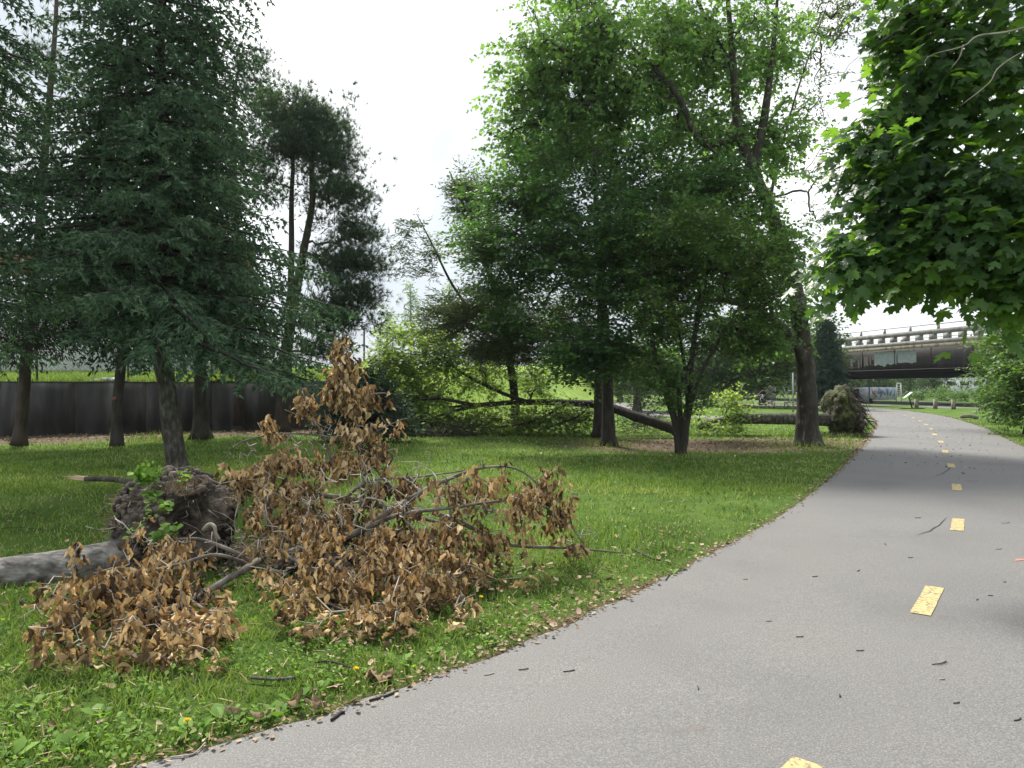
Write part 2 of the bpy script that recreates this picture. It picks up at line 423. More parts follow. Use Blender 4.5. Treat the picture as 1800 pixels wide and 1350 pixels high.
M['mural_grey'] = noise_mat('pale_wall', [(0.3, (0.22, 0.23, 0.27)), (0.7, (0.38, 0.39, 0.43))], 1.5, bump=0)
for nm, c in {'mural_blue': (0.10, 0.22, 0.38), 'mural_rust': (0.33, 0.16, 0.09), 'mural_green': (0.12, 0.25, 0.16), 'mural_violet': (0.2, 0.15, 0.3)}.items():
    M[nm] = noise_mat(nm, [(0.3, tuple(v * 0.8 for v in c)), (0.7, c)], 4, bump=0)

# ------------------------------------------------------------------ layout of the path
CL = smooth_line([(-11, -4.2), (-7.5, -2.4), (-4.2, -0.8), (-1.75, 0.75), (0.05, 2.0), (1.35, 3.25), (2.78, 5.10), (4.72, 7.93), (6.66, 11.15),
                  (8.5, 14.4), (10.3, 17.7), (12.1, 21.0), (14.1, 24.9), (16.1, 28.7), (17.9, 32.4), (19.7, 36.3), (21.5, 40.6),
                  (23.2, 45.5), (24.6, 51.0), (25.2, 57.0), (23.4, 63.0), (18.5, 68.5), (11, 73), (1, 76), (-10, 78)], 10)
T = np.gradient(CL, axis=0); T /= np.linalg.norm(T, axis=1)[:, None]
NR = np.stack([T[:, 1], -T[:, 0]], 1)
BR = smooth_line([(18.5, 35.2), (15.5, 35.6), (12.8, 36.8), (10.3, 39.2), (8.6, 44), (7.9, 52), (8.2, 62), (9.5, 69), (13, 74)], 8)
def seg_dist(P, L):
    P = np.asarray(P)[:, :2]
    best = np.full(len(P), 1e9)
    for a, b in zip(L[:-1], L[1:]):
        ab = b - a
        t = np.clip(((P - a) @ ab) / (ab @ ab), 0, 1)
        d = np.linalg.norm(P - (a + t[:, None] * ab), axis=1)
        best = np.minimum(best, d)
    return best
HWID = 1.88
def path_dist(P):
    return np.minimum(seg_dist(P, CL[::3]) - HWID, seg_dist(P, BR[::3]) - 1.4)

WALL = np.array([[-27.0, 17.9], [-16.4, 23.8], [-9.0, 27.9], [-7.0, 29.0]])
def wall_y(x):
    return np.interp(x, WALL[:, 0], WALL[:, 1])
def bank_z(x, y):
    a = -7.6 + (y - 28) * 0.24
    s = np.clip(1 - (x - a) / 7.0, 0, 1); s = s * s * (3 - 2 * s)
    h = 1.72 + 0.038 * np.clip(y - 25, 0, 60)
    return -0.25 + s * (h + 0.25)
def litter_mask(x, y):
    m = np.zeros_like(x)
    def spot(cx, cy, rx, ry, s):
        return s * np.exp(-(((x - cx) / rx) ** 2 + ((y - cy) / ry) ** 2))
    d = wall_y(x) - y
    m += np.where((x < -6.0) & (d > -1) & (d < 7), 0.95 * np.exp(-(np.abs(d - 1.6) / 2.3) ** 3), 0)
    m += spot(3.6, 20.6, 3.2, 2.6, 0.8) + spot(7.0, 20.6, 3.0, 2.4, 0.8) + spot(9.6, 22.3, 1.8, 1.6, 0.5)
    m += spot(-2.6, 7.4, 1.3, 0.7, 0.85) + spot(-1.2, 6.6, 1.2, 0.7, 0.7)
    m += spot(0.75, 5.9, 0.55, 0.6, 0.35) + spot(0.2, 5.1, 0.5, 0.5, 0.25) + spot(1.9, 7.6, 0.6, 0.6, 0.25)
    m += spot(-3.6, 9.6, 0.7, 0.3, 0.7)
    m += spot(-14, 21.5, 3, 1, 0.4)
    return m

# ---- ground sheet
xs = np.concatenate([np.linspace(-240, -45, 12, endpoint=False), np.linspace(-45, 45, 260, endpoint=False), np.linspace(45, 240, 12)])
ys = np.concatenate([np.linspace(-60, -4, 6, endpoint=False), np.linspace(-4, 40, 150, endpoint=False), np.linspace(40, 120, 40, endpoint=False), np.linspace(120, 290, 12)])
X, Y = np.meshgrid(xs, ys)
Pg = np.stack([X.ravel(), Y.ravel()], 1)
pd = path_dist(Pg)
Zg = np.array([0.05 * noise.noise(Vector((x * 0.35, y * 0.35, 0))) + 0.02 * noise.noise(Vector((x * 1.3, y * 1.3, 5))) for x, y in Pg])
fade = np.clip(pd / 1.5, 0, 1)
Zg = Zg * fade - 0.015 * (1 - np.clip(pd / 0.4, 0, 1))
lit = litter_mask(Pg[:, 0], Pg[:, 1]) + 0.75 * np.exp(-(np.clip(pd, 0, 9) / 0.10) ** 2)
nx, ny = len(xs), len(ys)
i = (np.arange(ny - 1)[:, None] * nx + np.arange(nx - 1)[None]).ravel()
gF = np.stack([i, i + 1, i + nx + 1, i + nx], 1)
ground = build('ground', np.column_stack([Pg, Zg - 0.004]), [gF], M['ground'], None, True, {'litter': lit})
tag(ground, kind='structure')

# ---- raised bank behind the wall
bx = np.concatenate([np.linspace(-70, -30, 12, endpoint=False), np.linspace(-30, 12, 90)])
bt = np.concatenate([np.linspace(0, 20, 40, endpoint=False), np.linspace(20, 110, 40)])
BX, BT = np.meshgrid(bx, bt)
BY = wall_y(BX) + 0.22 + BT + np.clip(BX + 7, 0, 20) * 0.0
BZ = bank_z(BX, BY)
BZ = BZ + np.array([0.05 * noise.noise(Vector((x * 0.6, y * 0.6, 3))) for x, y in zip(BX.ravel(), BY.ravel())]).reshape(BX.shape)
n0 = len(bx)
i = (np.arange(len(bt) - 1)[:, None] * n0 + np.arange(n0 - 1)[None]).ravel()
bF = np.stack([i, i + 1, i + n0 + 1, i + n0], 1)
bank = build('grass_bank', np.stack([BX.ravel(), BY.ravel(), BZ.ravel()], 1), [bF], M['bank'], None, True, {'litter': np.zeros(BX.size)})
tag(bank, kind='structure')

# ---- path sheets
def ribbon(L, hw, z, name, mat, jag=0.0):
    T = np.gradient(L, axis=0); T /= np.linalg.norm(T, axis=1)[:, None]
    N = np.stack([T[:, 1], -T[:, 0]], 1)
    k = 7
    V = []
    for p, n in zip(L, N):
        j = [0] * k
        if jag:
            j[0] = jag * noise.noise(Vector((p[0] * 3, p[1] * 3, 1))); j[-1] = jag * noise.noise(Vector((p[0] * 3, p[1] * 3, 9)))
        for q in range(k):
            s = -1 + 2 * q / (k - 1)
            c = p + n * (s * hw + j[q])
            V.append((c[0], c[1], z + 0.02 * (1 - s * s)))
    m = len(L)
    i = (np.arange(m - 1)[:, None] * k + np.arange(k - 1)[None]).ravel()
    return build(name, V, [np.stack([i, i + k, i + k + 1, i + 1], 1)], mat, None, True)
CLf = np.column_stack([np.interp(np.linspace(0, 1, 900), np.linspace(0, 1, len(CL)), CL[:, q]) for q in (0, 1)])
path = ribbon(CLf, HWID, 0.006, 'path', M['asphalt'], 0.05)
tag(path, kind='structure')
branch_path = ribbon(np.column_stack([np.interp(np.linspace(0, 1, 200), np.linspace(0, 1, len(BR)), BR[:, q]) for q in (0, 1)]), 1.4, 0.0005, 'side_path', M['asphalt'], 0.04)
tag(branch_path, kind='structure')

_u = np.array([-0.225, 0.974]); _n = np.array([0.974, 0.225]); _p = np.array([35.9, 58.0])
RS = [np.linspace(-12, 34, 24), np.linspace(-4.2, 14.5, 6)]
RV = [tuple(_p + _u * a + _n * b) + (0.001,) for a in RS[0] for b in RS[1]]
i = (np.arange(23)[:, None] * 6 + np.arange(5)[None]).ravel()
tag(build('road', RV, [np.stack([i, i + 1, i + 7, i + 6], 1)], M['asphalt'], None), kind='structure')

# yellow dashes along the centre line
arc = np.concatenate([[0], np.cumsum(np.linalg.norm(np.diff(CLf, axis=0), axis=1))])
def cl_at(s):
    return np.array([np.interp(s, arc, CLf[:, 0]), np.interp(s, arc, CLf[:, 1])])
s0 = arc[np.argmin(np.linalg.norm(CLf - np.array([2.78, 5.10]), axis=1))]
DSH = {-1: 0.30, 0: 0.05}
for k in range(-3, 12):
    a = s0 + k * 3.68 + DSH.get(k, 0.0)
    L = np.array([cl_at(a + t) for t in np.linspace(0, 0.86, 7)])
    TT = np.gradient(L, axis=0); TT /= np.linalg.norm(TT, axis=1)[:, None]
    NN = np.stack([TT[:, 1], -TT[:, 0]], 1)
    V = []
    for p, n in zip(L, NN):
        for s in (-0.5, 0.5):
            c = p + n * (s * 0.128 + 0.0025 * random.uniform(-1, 1)); V.append((c[0], c[1], 0.031))
    i = np.arange(6) * 2
    build('yellow_dash', V, [np.stack([i, i + 2, i + 3, i + 1], 1)], M['paint'], path)
# crack and orange spray mark
def path_z(x, y):
    s = min(1.0, float(seg_dist(np.array([[x, y]]), CL[::3])[0]) / HWID)
    return 0.007 + 0.02 * (1 - s * s)
def strip(name, P, wd, z, mat, parent):
    P = np.array(P, dtype=float); V = []
    T = np.gradient(P, axis=0); T /= np.linalg.norm(T, axis=1)[:, None]
    for q, (p, t) in enumerate(zip(P, T)):
        h = wd * (0.5 if 0 < q < len(P) - 1 else 0.05) * random.uniform(0.5, 1.2)
        V += [(p[0] - t[1] * h, p[1] + t[0] * h, path_z(*p) + 0.003), (p[0] + t[1] * h, p[1] - t[0] * h, path_z(*p) + 0.003)]
    i = np.arange(len(P) - 1) * 2
    return build(name, V, [np.stack([i, i + 1, i + 3, i + 2], 1)], mat, parent)
def gp(px, py):
    Z = EYE * F / (py - HZ); return ((px - 900) / F * Z, Z)
strip('crack', [gp(1664, 913), gp(1655, 922), gp(1650, 928), gp(1641, 932), gp(1634, 938), gp(1622, 941), gp(1610, 946)], 0.016, 0.0295, M['crack'], path)
strip('crack', [gp(1674, 820), gp(1667, 828), gp(1655, 836), gp(1640, 841)], 0.015, 0.0295, M['crack'], path)
strip('crack', [gp(1668, 1171), gp(1660, 1175), gp(1652, 1176), gp(1645, 1177)], 0.004, 0.0285, M['crack'], path)
strip('spray_mark', [gp(1783, 991), gp(1792, 988), gp(1810, 990), gp(1830, 992)], 0.10, 0.018, M['paint_orange'], path)

# ------------------------------------------------------------------ grass blades and weeds
def visible_pts(n, z0, z1, pw, xl=-0.84, xr=0.78):
    """points over the lawn, thinning with distance"""
    u = rng.random(n)
    Z = (z0 ** (1 - pw) + u * (z1 ** (1 - pw) - z0 ** (1 - pw))) ** (1 / (1 - pw))
    Xp = (xl + (xr - xl) * rng.random(n)) * (Z + 1.6)
    return np.column_stack([Xp, Z])
def ground_h(P):
    return np.array([0.05 * noise.noise(Vector((x * 0.35, y * 0.35, 0))) + 0.02 * noise.noise(Vector((x * 1.3, y * 1.3, 5))) for x, y in P]) * np.clip(path_dist(P) / 1.5, 0, 1) - 0.004
BLV = [(-0.5, 0, 0), (0.5, 0, 0), (-0.28, 0.55, 0.06), (0.28, 0.55, 0.06), (0, 1, 0.3)]
BLF = [[[0, 1, 3, 2]], [[2, 3, 4]]]
def blades(mb, P, z, h, wd, lean=0.5):
    N = len(P)
    base = np.column_stack([P, z])
    d = np.column_stack([rng.normal(0, lean, (N, 2)), np.ones(N)])
    nr = np.column_stack([rng.normal(0, 1, (N, 2)), np.full(N, 0.05)])
    Yv = norm(d); Xv = norm(np.cross(Yv, nr)); Zv = np.cross(Xv, Yv)
    T = np.array(BLV)
    V = base[:, None] + T[None, :, 0:1] * wd[:, None, None] * Xv[:, None] + T[None, :, 1:2] * h[:, None, None] * Yv[:, None] + T[None, :, 2:3] * h[:, None, None] * Zv[:, None]
    o = (np.arange(N) * 5)[:, None, None]
    mb.add(V.reshape(-1, 3), [(o + np.array(f)[None]).reshape(-1, len(f[0])) for f in BLF])
gb = MB()
P = np.vstack([visible_pts(235000, 1.6, 13, 1.9), visible_pts(115000, 11, 36, 1.7)])
pd = path_dist(P)
lm = litter_mask(P[:, 0], P[:, 1])
keep = (pd > 0.03 + 0.12 * rng.random(len(P)) ** 2 - 0.03) & (rng.random(len(P)) > lm * 1.15)
keep &= ~((P[:, 0] < -6.8) & (P[:, 1] > wall_y(P[:, 0]) - 0.1))
cn = np.array([noise.noise(Vector((x * 1.1, y * 1.1, 2))) for x, y in P])
cn2 = np.array([noise.noise(Vector((x * 4, y * 4, 8))) for x, y in P])
# bare speckle by the path
keep &= ~((pd < 1.2) & (cn2 > 0.15) & (rng.random(len(P)) < 0.75))
cn3 = np.array([noise.noise(Vector((x * 1.9, y * 1.9, 31))) + 0.5 * noise.noise(Vector((x * 6, y * 6, 33))) for x, y in P])
keep &= ~((cn3 > 0.22) & (rng.random(len(P)) < 0.7))
P, pd, cn, cn2 = P[keep], pd[keep], cn[keep], cn2[keep]
D = P[:, 1]
h = (0.032 + 0.03 * np.clip(cn + 0.3, 0, 1) + 0.03 * rng.random(len(P)) + 0.045 * np.clip(cn2, 0, 1)) * (1 + 0.008 * D)
h *= np.clip(0.45 + pd * 1.2, 0.45, 1)
blades(gb, P, ground_h(P), h, (0.0042 + 0.0011 * D) * (0.7 + 0.6 * rng.random(len(P))))
# taller tufts beside trunks, brush and the wall
for cx, cy, r, n, hh in [(-5.9, 13.1, 0.5, 250, 0.22), (8.0, 20.0, 0.9, 500, 0.2), (2.6, 20.2, 0.5, 200, 0.18), (0.9, 7.6, 0.5, 260, 0.2), (0.55, 6.9, 0.3, 120, 0.16), (4.0, 17.4, 0.5, 220, 0.16),
                          (-3.0, 7.6, 0.6, 200, 0.16), (-1.0, 12.8, 0.5, 60, 0.2), (-4.4, 13.1, 0.4, 120, 0.45), (10.0, 23.8, 0.9, 300, 0.2), (-10.6, 22.6, 0.8, 300, 0.3)]:
    Q = np.column_stack([rng.normal(cx, r, n), rng.normal(cy, r * 0.6, n)])
    Q = Q[path_dist(Q) > 0.1]
    blades(gb, Q, ground_h(Q), hh * (0.5 + 0.7 * rng.random(len(Q))), np.full(len(Q), 0.006 + 0.0006 * cy), 0.35)
# grass on the bank
n = 60000
Qx = rng.uniform(-30, 6, n); Qy = wall_y(Qx) + 0.25 + rng.random(n) ** 1.6 * 26
qz = bank_z(Qx, Qy)
k = qz > 0.05
blades(gb, np.column_stack([Qx, Qy])[k], qz[k], (0.08 + 0.17 * rng.random(n))[k], np.full(k.sum(), 0.035), 0.4)
grass = gb.build('grass', M['grass'])
tag(grass, 'green lawn grass growing beside the path and under the trees', 'grass', kind='stuff')

# broadleaf weeds in the near lawn
OVV = [(0, 0, 0), (0.32, 0.3, 0.08), (0.36, 0.62, 0.08), (0, 1, -0.05), (-0.36, 0.62, 0.08), (-0.32, 0.3, 0.08), (0, 0.5, 0)]
OVF = [[[0, 1, 6], [1, 2, 6], [2, 3, 6], [3, 4, 6], [4, 5, 6], [5, 0, 6]]]
wb = MB()
P = visible_pts(44000, 1.8, 10, 2.3, -0.8, 0.5)
pd = path_dist(P)
cn = np.array([noise.noise(Vector((x * 2.2, y * 2.2, 21))) for x, y in P])
keep = (pd > 0.05) & (cn > -0.05 + 0.25 * (P[:, 1] > 5.2)) & (rng.random(len(P)) > litter_mask(P[:, 0], P[:, 1]))
P = P[keep]; N = len(P)
az = rng.random(N) * 6.283
d = np.column_stack([np.cos(az), np.sin(az), 0.35 + 0.5 * rng.random(N)])
nr = np.column_stack([rng.normal(0, 0.35, (N, 2)), np.ones(N)])
stamp(wb, OVV, OVF, np.column_stack([P, ground_h(P) + 0.015 + 0.035 * rng.random(N)]), d, nr, 0.014 + 0.024 * rng.random(N) ** 2)
# larger plantain rosettes near the path edge
for px, py, s in [(560, 1215, 1.0), (520, 1232, 0.9), (600, 1200, 1.0), (490, 1258, 1.1), (450, 1265, 0.9), (640, 1190, 0.8), (700, 1165, 0.9), (725, 1172, 0.8), (760, 1150, 0.8), (395, 1268, 1.2), (340, 1290, 1.1),
                  (180, 1260, 1.0), (60, 1240, 1.1), (250, 1225, 0.9), (850, 1130, 0.7), (660, 1130, 0.8), (120, 1320, 1.1), (20, 1335, 1.2), (930, 1095, 0.6), (1180, 1010, 0.7), (1080, 1050, 0.6), (890, 1110, 0.8)]:
    x, y = gp(px, py)
    for q in range(random.randint(5, 9)):
        a = random.random() * 6.283
        stamp(wb, OVV, OVF, [(x + 0.03 * math.cos(a), y + 0.03 * math.sin(a), 0.01)], np.array([[math.cos(a), math.sin(a), random.uniform(0.3, 1.0)]]), np.array([[0.0, 0, 1]]), s * random.uniform(0.045, 0.085))
weeds = wb.build('ground_weeds', M['weed'])
tag(weeds, 'low round leaved weeds and clover spreading through the near lawn', 'weeds', kind='stuff')

# leaf litter
def litter(n, sampler, size):
    P = sampler(n); N = len(P)
    az = rng.random(N) * 6.283
    d = np.column_stack([np.cos(az), np.sin(az), rng.normal(0, 0.2, N)])
    nr = np.column_stack([rng.normal(0, 0.35, (N, 2)), np.ones(N)])
    return P, d, nr, size * (0.4 + rng.random(N))
lb = MB()
CRV = [(0, 0, 0), (0.26, 0.25, 0.14), (0.3, 0.6, 0.1), (0.05, 1, 0.2), (-0.25, 0.65, 0.16), (-0.3, 0.3, 0.05), (0, 0.5, -0.05)]
def edge_pts(n):
    idx = rng.integers(130, 830, n)
    s = np.where(rng.random(n) < 0.6, -1, 1)
    off = HWID + np.abs(rng.normal(0, 0.09, n)) - 0.05
    T = np.gradient(CLf, axis=0); T /= np.linalg.norm(T, axis=1)[:, None]
    NN = np.stack([T[:, 1], -T[:, 0]], 1)
    return CLf[idx] + NN[idx] * (s * off)[:, None] + rng.normal(0, 0.03, (n, 2))
P, d, nr, s = litter(5200, edge_pts, 0.028)
stamp(lb, CRV, OVF, np.column_stack([P, 0.012 + 0.01 * rng.random(len(P))]), d, nr, s * (1 + 0.02 * P[:, 1]))
def mask_pts(n):
    Q = np.vstack([visible_pts(n * 4, 3.2, 12, 1.4), np.column_stack([rng.uniform(-18, 12, n * 3), rng.uniform(15, 29, n * 3)])])
    m = litter_mask(Q[:, 0], Q[:, 1]) * 0.8 + 0.02
    k = (rng.random(len(Q)) < m) & (path_dist(Q) > 0) & ~((Q[:, 0] < -6.8) & (Q[:, 1] > wall_y(Q[:, 0]) - 0.2))
    return Q[k]
P, d, nr, s = litter(9000, mask_pts, 0.045)
stamp(lb, CRV, OVF, np.column_stack([P, ground_h(P) + 0.01 + 0.03 * rng.random(len(P))]), d, nr, s * (1 + 0.02 * P[:, 1]))
# pale petals and flakes on the far path and the nearest lawn
def flakes(n):
    a = visible_pts(n, 3.5, 9, 1.3, -0.2, 0.45); return a[(path_dist(a) > 0) & (path_dist(a) < 1.6)]
P, d, nr, s = litter(2600, flakes, 0.024)
stamp(lb, CRV, OVF, np.column_stack([P, ground_h(P) + 0.02 + 0.02 * rng.random(len(P))]), d, nr, s)
P = visible_pts(3600, 2.6, 13, 1.9); P = P[path_dist(P) > 0]; N = len(P); az = rng.random(N) * 6.28
stamp(lb, [(-0.035, 0, 0), (0.035, 0, 0), (0.02, 1, 0.05), (-0.02, 1, 0.05)], [[[0, 1, 2, 3]]], np.column_stack([P, ground_h(P) + 0.01 + 0.03 * rng.random(N)]), np.column_stack([np.cos(az), np.sin(az), rng.normal(0.1, 0.15, N)]), np.tile([0, 0, 1.0], (N, 1)) + rng.normal(0, .3, (N, 3)), 0.04 + 0.06 * rng.random(N))
idx = rng.integers(330, 720, 700)
P = CLf[idx] + rng.normal(0, 1.0, (700, 2)); P = P[path_dist(P) < 0]
N = len(P); az = rng.random(N) * 6.28
stamp(lb, CRV, OVF, np.column_stack([P, np.full(N, 0.032)]), np.column_stack([np.cos(az), np.sin(az), np.zeros(N)]), np.tile([0, 0, 1.0], (N, 1)), 0.03 + 0.04 * rng.random(N) ** 2)
litter_o = lb.build('leaf_litter', M['litter'])
tag(litter_o, 'dry tan leaf litter scattered along the path edge and under trees', 'leaf litter', kind='stuff')

# ------------------------------------------------------------------ retaining wall, fence, building
def wall_build():
    t = empty('retaining_wall', (WALL[1][0], WALL[1][1], 0), 'dark stained concrete retaining wall holding up the grass bank', 'wall')
    mb = MB(); cp = MB()
    for a, b in zip(WALL[:-1], WALL[1:]):
        L = np.linalg.norm(b - a); n = max(1, round(L / 2.4))
        rz = math.atan2(b[1] - a[1], b[0] - a[0])
        for q in range(n):
            c = a + (b - a) * (q + 0.5) / n
            j = random.uniform(-0.006, 0.006)
            mb.box((c[0] - math.sin(rz) * j, c[1] + math.cos(rz) * j, 0.80), (L / n - 0.012, 0.26, 1.86), rz)
        c = (a + b) / 2
        cp.box((c[0], c[1] + 0.02, 1.752), (L, 0.31, 0.05), rz)
    mb.build('wall_panels', M['concrete_dark'], t)
    cp.build('coping', M['concrete_dark'], t)
wall_build()

def fence_build():
    t = empty('chain_link_fence', (-12, 27.6, 1.8), 'chain link fence with dark steel posts standing on the bank above the wall', 'fence')
    posts = [W(px, 664, Z) for px, Z in ((-45, 23.9), (65, 24.9), (225, 26.3), (372, 27.8), (512, 29.3), (640, 30.8))]
    H = 2.25
    for p in posts:
        mb = MB()
        z0 = float(bank_z(np.array([p[0]]), np.array([p[1]]))[0]) - 0.1
        mb.tube([(p[0], p[1], z0), (p[0], p[1], 1.75 + H)], 0.038, 8)
        mb.tube([(p[0], p[1], 1.75 + H), (p[0], p[1], 1.79 + H)], [0.045, 0.02], 8)
        mb.build('fence_post', M['steel_dark'], t)
    wm = MB(); rl = MB()
    for a, b in zip(posts[:-1], posts[1:]):
        L = np.linalg.norm(b[:2] - a[:2]); dv = (b - a)[:2] / L
        rl.tube([(a[0], a[1], 1.72 + H), (b[0], b[1], 1.72 + H)], 0.02, 6)
        s = -H
        while s < L:
            for dr in (1, -1):
                x0, x1 = (s, s + H) if dr == 1 else (s + H, s)
                q0, q1 = 1.80, 1.80 + H - 0.1
                pts = []
                for tt in np.linspace(0, 1, 2):
                    pts.append((x0 + (x1 - x0) * tt, q0 + (q1 - q0) * tt))
                # clip to the bay
                (xa, za), (xb, zb) = pts
                def clip(x):
                    return za + (zb - za) * (x - xa) / (xb - xa)
                xa2, xb2 = min(max(xa, 0), L), min(max(xb, 0), L)
                za2, zb2 = clip(xa2), clip(xb2)
                if abs(xa2 - xb2) > 0.05:
                    wm.tube([(a[0] + dv[0] * xa2, a[1] + dv[1] * xa2, za2), (a[0] + dv[0] * xb2, a[1] + dv[1] * xb2, zb2)], 0.0028, 3, False)
            s += 0.14
    wm.build('wire_mesh', M['steel_dark'], t); rl.build('top_rail', M['steel_dark'], t)
fence_build()

def building():
    t = empty('warehouse', (-30, 46, 2.4), 'long pale ribbed metal warehouse with red brick band under the roof', 'building')
    x0, x1, y0 = -62.0, -15.6, 45.0
    def prism(m, z0, z1, g=0.0, bk=24.0):
        q = [(x0 - g, y0 - g), (x1 + g, y0 - g), (x1 + g - 9.5, y0 + bk + g), (x0 - g, y0 + bk + g)]
        m.add([(a, b, z) for z in (z0, z1) for a, b in q], [[[0,3,2,1],[4,5,6,7],[0,1,5,4],[1,2,6,5],[2,3,7,6],[3,0,4,7]]])
    mb = MB(); prism(mb, 2.0, 8.4); mb.build('metal_wall', M['siding'], t)
    rb = MB()
    x = x0 + 0.2
    while x < x1:
        rb.box((x, y0 - 0.04, 5.2), (0.075, 0.08, 6.38)); x += 0.43
    rb.build('wall_ribs', M['siding'], t)
    b = MB(); prism(b, 8.405, 9.595, -0.02); b.build('brick_band', M['rust_brick'], t)
    r = MB(); prism(r, 9.6, 10.1, 0.25)
    for k in range(4): r.box((x0 + 8 + k * 11, y0 + 9, 10.5), (2.2, 2.0, 0.8))
    r.build('roof', M['roof'], t)
    d = MB(); d.box((-44, y0 - 0.10, 3.7), (3.0, 0.05, 3.2)); d.build('door', M['steel'], t)
building()

# pale sheet lying on the bank
mb = MB()
p = W(185, 668, 25.6)
for q in range(5):
    mb.box((p[0] + 0.25 * (q - 2), p[1] + 0.25, 1.86 - 0.02 * abs(q - 2)), (0.26, 0.6, 0.03 + 0.05 * (2 - abs(q - 2))), 0.1 * q)
tag(mb.build('plastic_sheet', M['white_paint']), 'crumpled white plastic sheet lying on the bank behind the wall top', 'plastic sheet')

# ------------------------------------------------------------------ bridge
BU = np.array([-0.225, 0.974]); BN = np.array([0.974, 0.225]); BP = np.array([35.9, 58.0])
BW = 12.0
def bpt(s, wv, z):
    c = BP + BU * s + BN * wv; return (c[0], c[1], z)
def bbox(mb, s0, s1, w0, w1, z0, z1):
    V = [bpt(s, wv, z) for z in (z0, z1) for s, wv in ((s0, w0), (s1, w0), (s1, w1), (s0, w1))]
    mb.add(V, [[[0,1,2,3],[7,6,5,4],[0,4,5,1],[1,5,6,2],[2,6,7,3],[3,7,4,0]]])
def bs(px):           # distance along the bridge face seen at a column
    r = (px - 900) / F
    return (BP[0] - r * BP[1]) / (r * BU[1] - BU[0])
def bridge():
    S0, S1 = -22.0, 46.0
    t = empty('road_bridge', (BP[0], BP[1], 0), 'road bridge with dark steel girder and pierced concrete parapet over the path', 'bridge')
    g = MB()
    bbox(g, S0, S1, 0.0, 0.05, 3.12, 4.92)
    bbox(g, S0, S1, -0.16, 0.22, 3.07, 3.12)
    s = S0 + 1
    while s < S1:
        bbox(g, s, s + 0.03, -0.06, -0.002, 3.125, 4.9); s += 4.2
    gi = g.build('girder', M['girder'], t)
    inner = MB()
    for wv, zb in ((3.0, 2.95), (6.0, 2.75), (9.0, 2.6), (BW - 0.3, 2.5)):
        bbox(inner, S0, S1, wv, wv + 0.05, zb + 0.05, 4.92)
        bbox(inner, S0, S1, wv - 0.2, wv + 0.25, zb, zb + 0.05)
    bbox(inner, S0, S1, 0.05, BW - 0.3, 4.8, 4.92)
    s = S0
    while s < S1:
        bbox(inner, s, s + 0.2, 0.06, 2.99, 3.3, 4.75); s += 4
    inner.build('underside_girders', M['soffit'], t)
    e = MB(); bbox(e, S0, S1, -0.42, BW + 0.3, 4.925, 5.17); e.build('deck_edge', M['rust_edge'], t)
    for wv, nm in ((-0.45, 'parapet'), (BW - 0.1, 'parapet')):
        p = MB()
        bbox(p, S0, S1, wv, wv + 0.45, 5.175, 5.52)
        bbox(p, S0, S1, wv + 0.04, wv + 0.38, 5.98, 6.36)
        s = S0
        while s < S1:
            bbox(p, s, s + 0.55, wv + 0.045, wv + 0.375, 5.522, 5.978); s += 1.5
        po = p.build(nm, M['concrete'], t)
        r = MB()
        bbox(r, S0, S1, wv + 0.16, wv + 0.24, 6.74, 6.80)
        s = S0 + 0.3
        while s < S1:
            V = [bpt(s + a, wv + b, z) for z, b0, b1 in ((6.362, 0.06, 0.30), (6.74, 0.16, 0.26)) for a, b in ((0, b0), (0.12, b0), (0.12, b1), (0, b1))]
            r.add(V, [[[0,1,2,3],[7,6,5,4],[0,4,5,1],[1,5,6,2],[2,6,7,3],[3,7,4,0]]]); s += 3.1
        r.build('hand_rail', M['concrete'], po)
    # painted-over patches on the girder
    def patch(px0, px1, zt, zb, mat, jt, jb, n=14):
        s0_, s1_ = bs(px0), bs(px1)
        V = []
        tv = zt; bv = zb
        for q in range(n + 1):
            s = s0_ + (s1_ - s0_) * q / n
            if q % 2 == 0: tv = zt - random.random() * jt; bv = zb + random.random() * jb
            V += [bpt(s, -0.004, tv), bpt(s, -0.004, bv)]
        i = np.arange(n) * 2
        build('paint_patch', V, [np.stack([i, i + 1, i + 3, i + 2], 1)], mat, gi)
    patch(1537, 1576, 4.86, 3.42, M['patch'], 0.16, 0.3)
    patch(1578, 1611, 4.82, 3.62, M['patch'], 0.16, 0.12)
    for a, b, zt, zb in ((1495, 1499, 4.75, 3.5), (1500, 1505, 4.3, 3.9), (1503, 1513, 4.6, 4.35), (1508, 1511, 4.35, 3.3), (1492, 1508, 3.5, 3.3), (1513, 1516, 4.7, 3.4), (1519, 1526, 4.75, 3.45), (1529, 1531, 4.5, 3.4), (1532, 1536, 4.7, 4.1), (1524, 1535, 3.75, 3.5)):
        patch(a, b, zt, zb, M['patch_old'], 0.25, 0.25, 6)
    ab = MB(); bbox(ab, S1 + 0.02, S1 + 1.2, -0.3, BW + 0.2, -0.5, 4.9); ab.build('abutment', M['concrete'], t); ab = MB(); bbox(ab, S0 - 1.2, S0 - 0.02, -0.3, BW + 0.2, -0.5, 4.9)
    ab.build('abutment', M['concrete'], t)
    for side in (0, 1):
        pass
bridge()

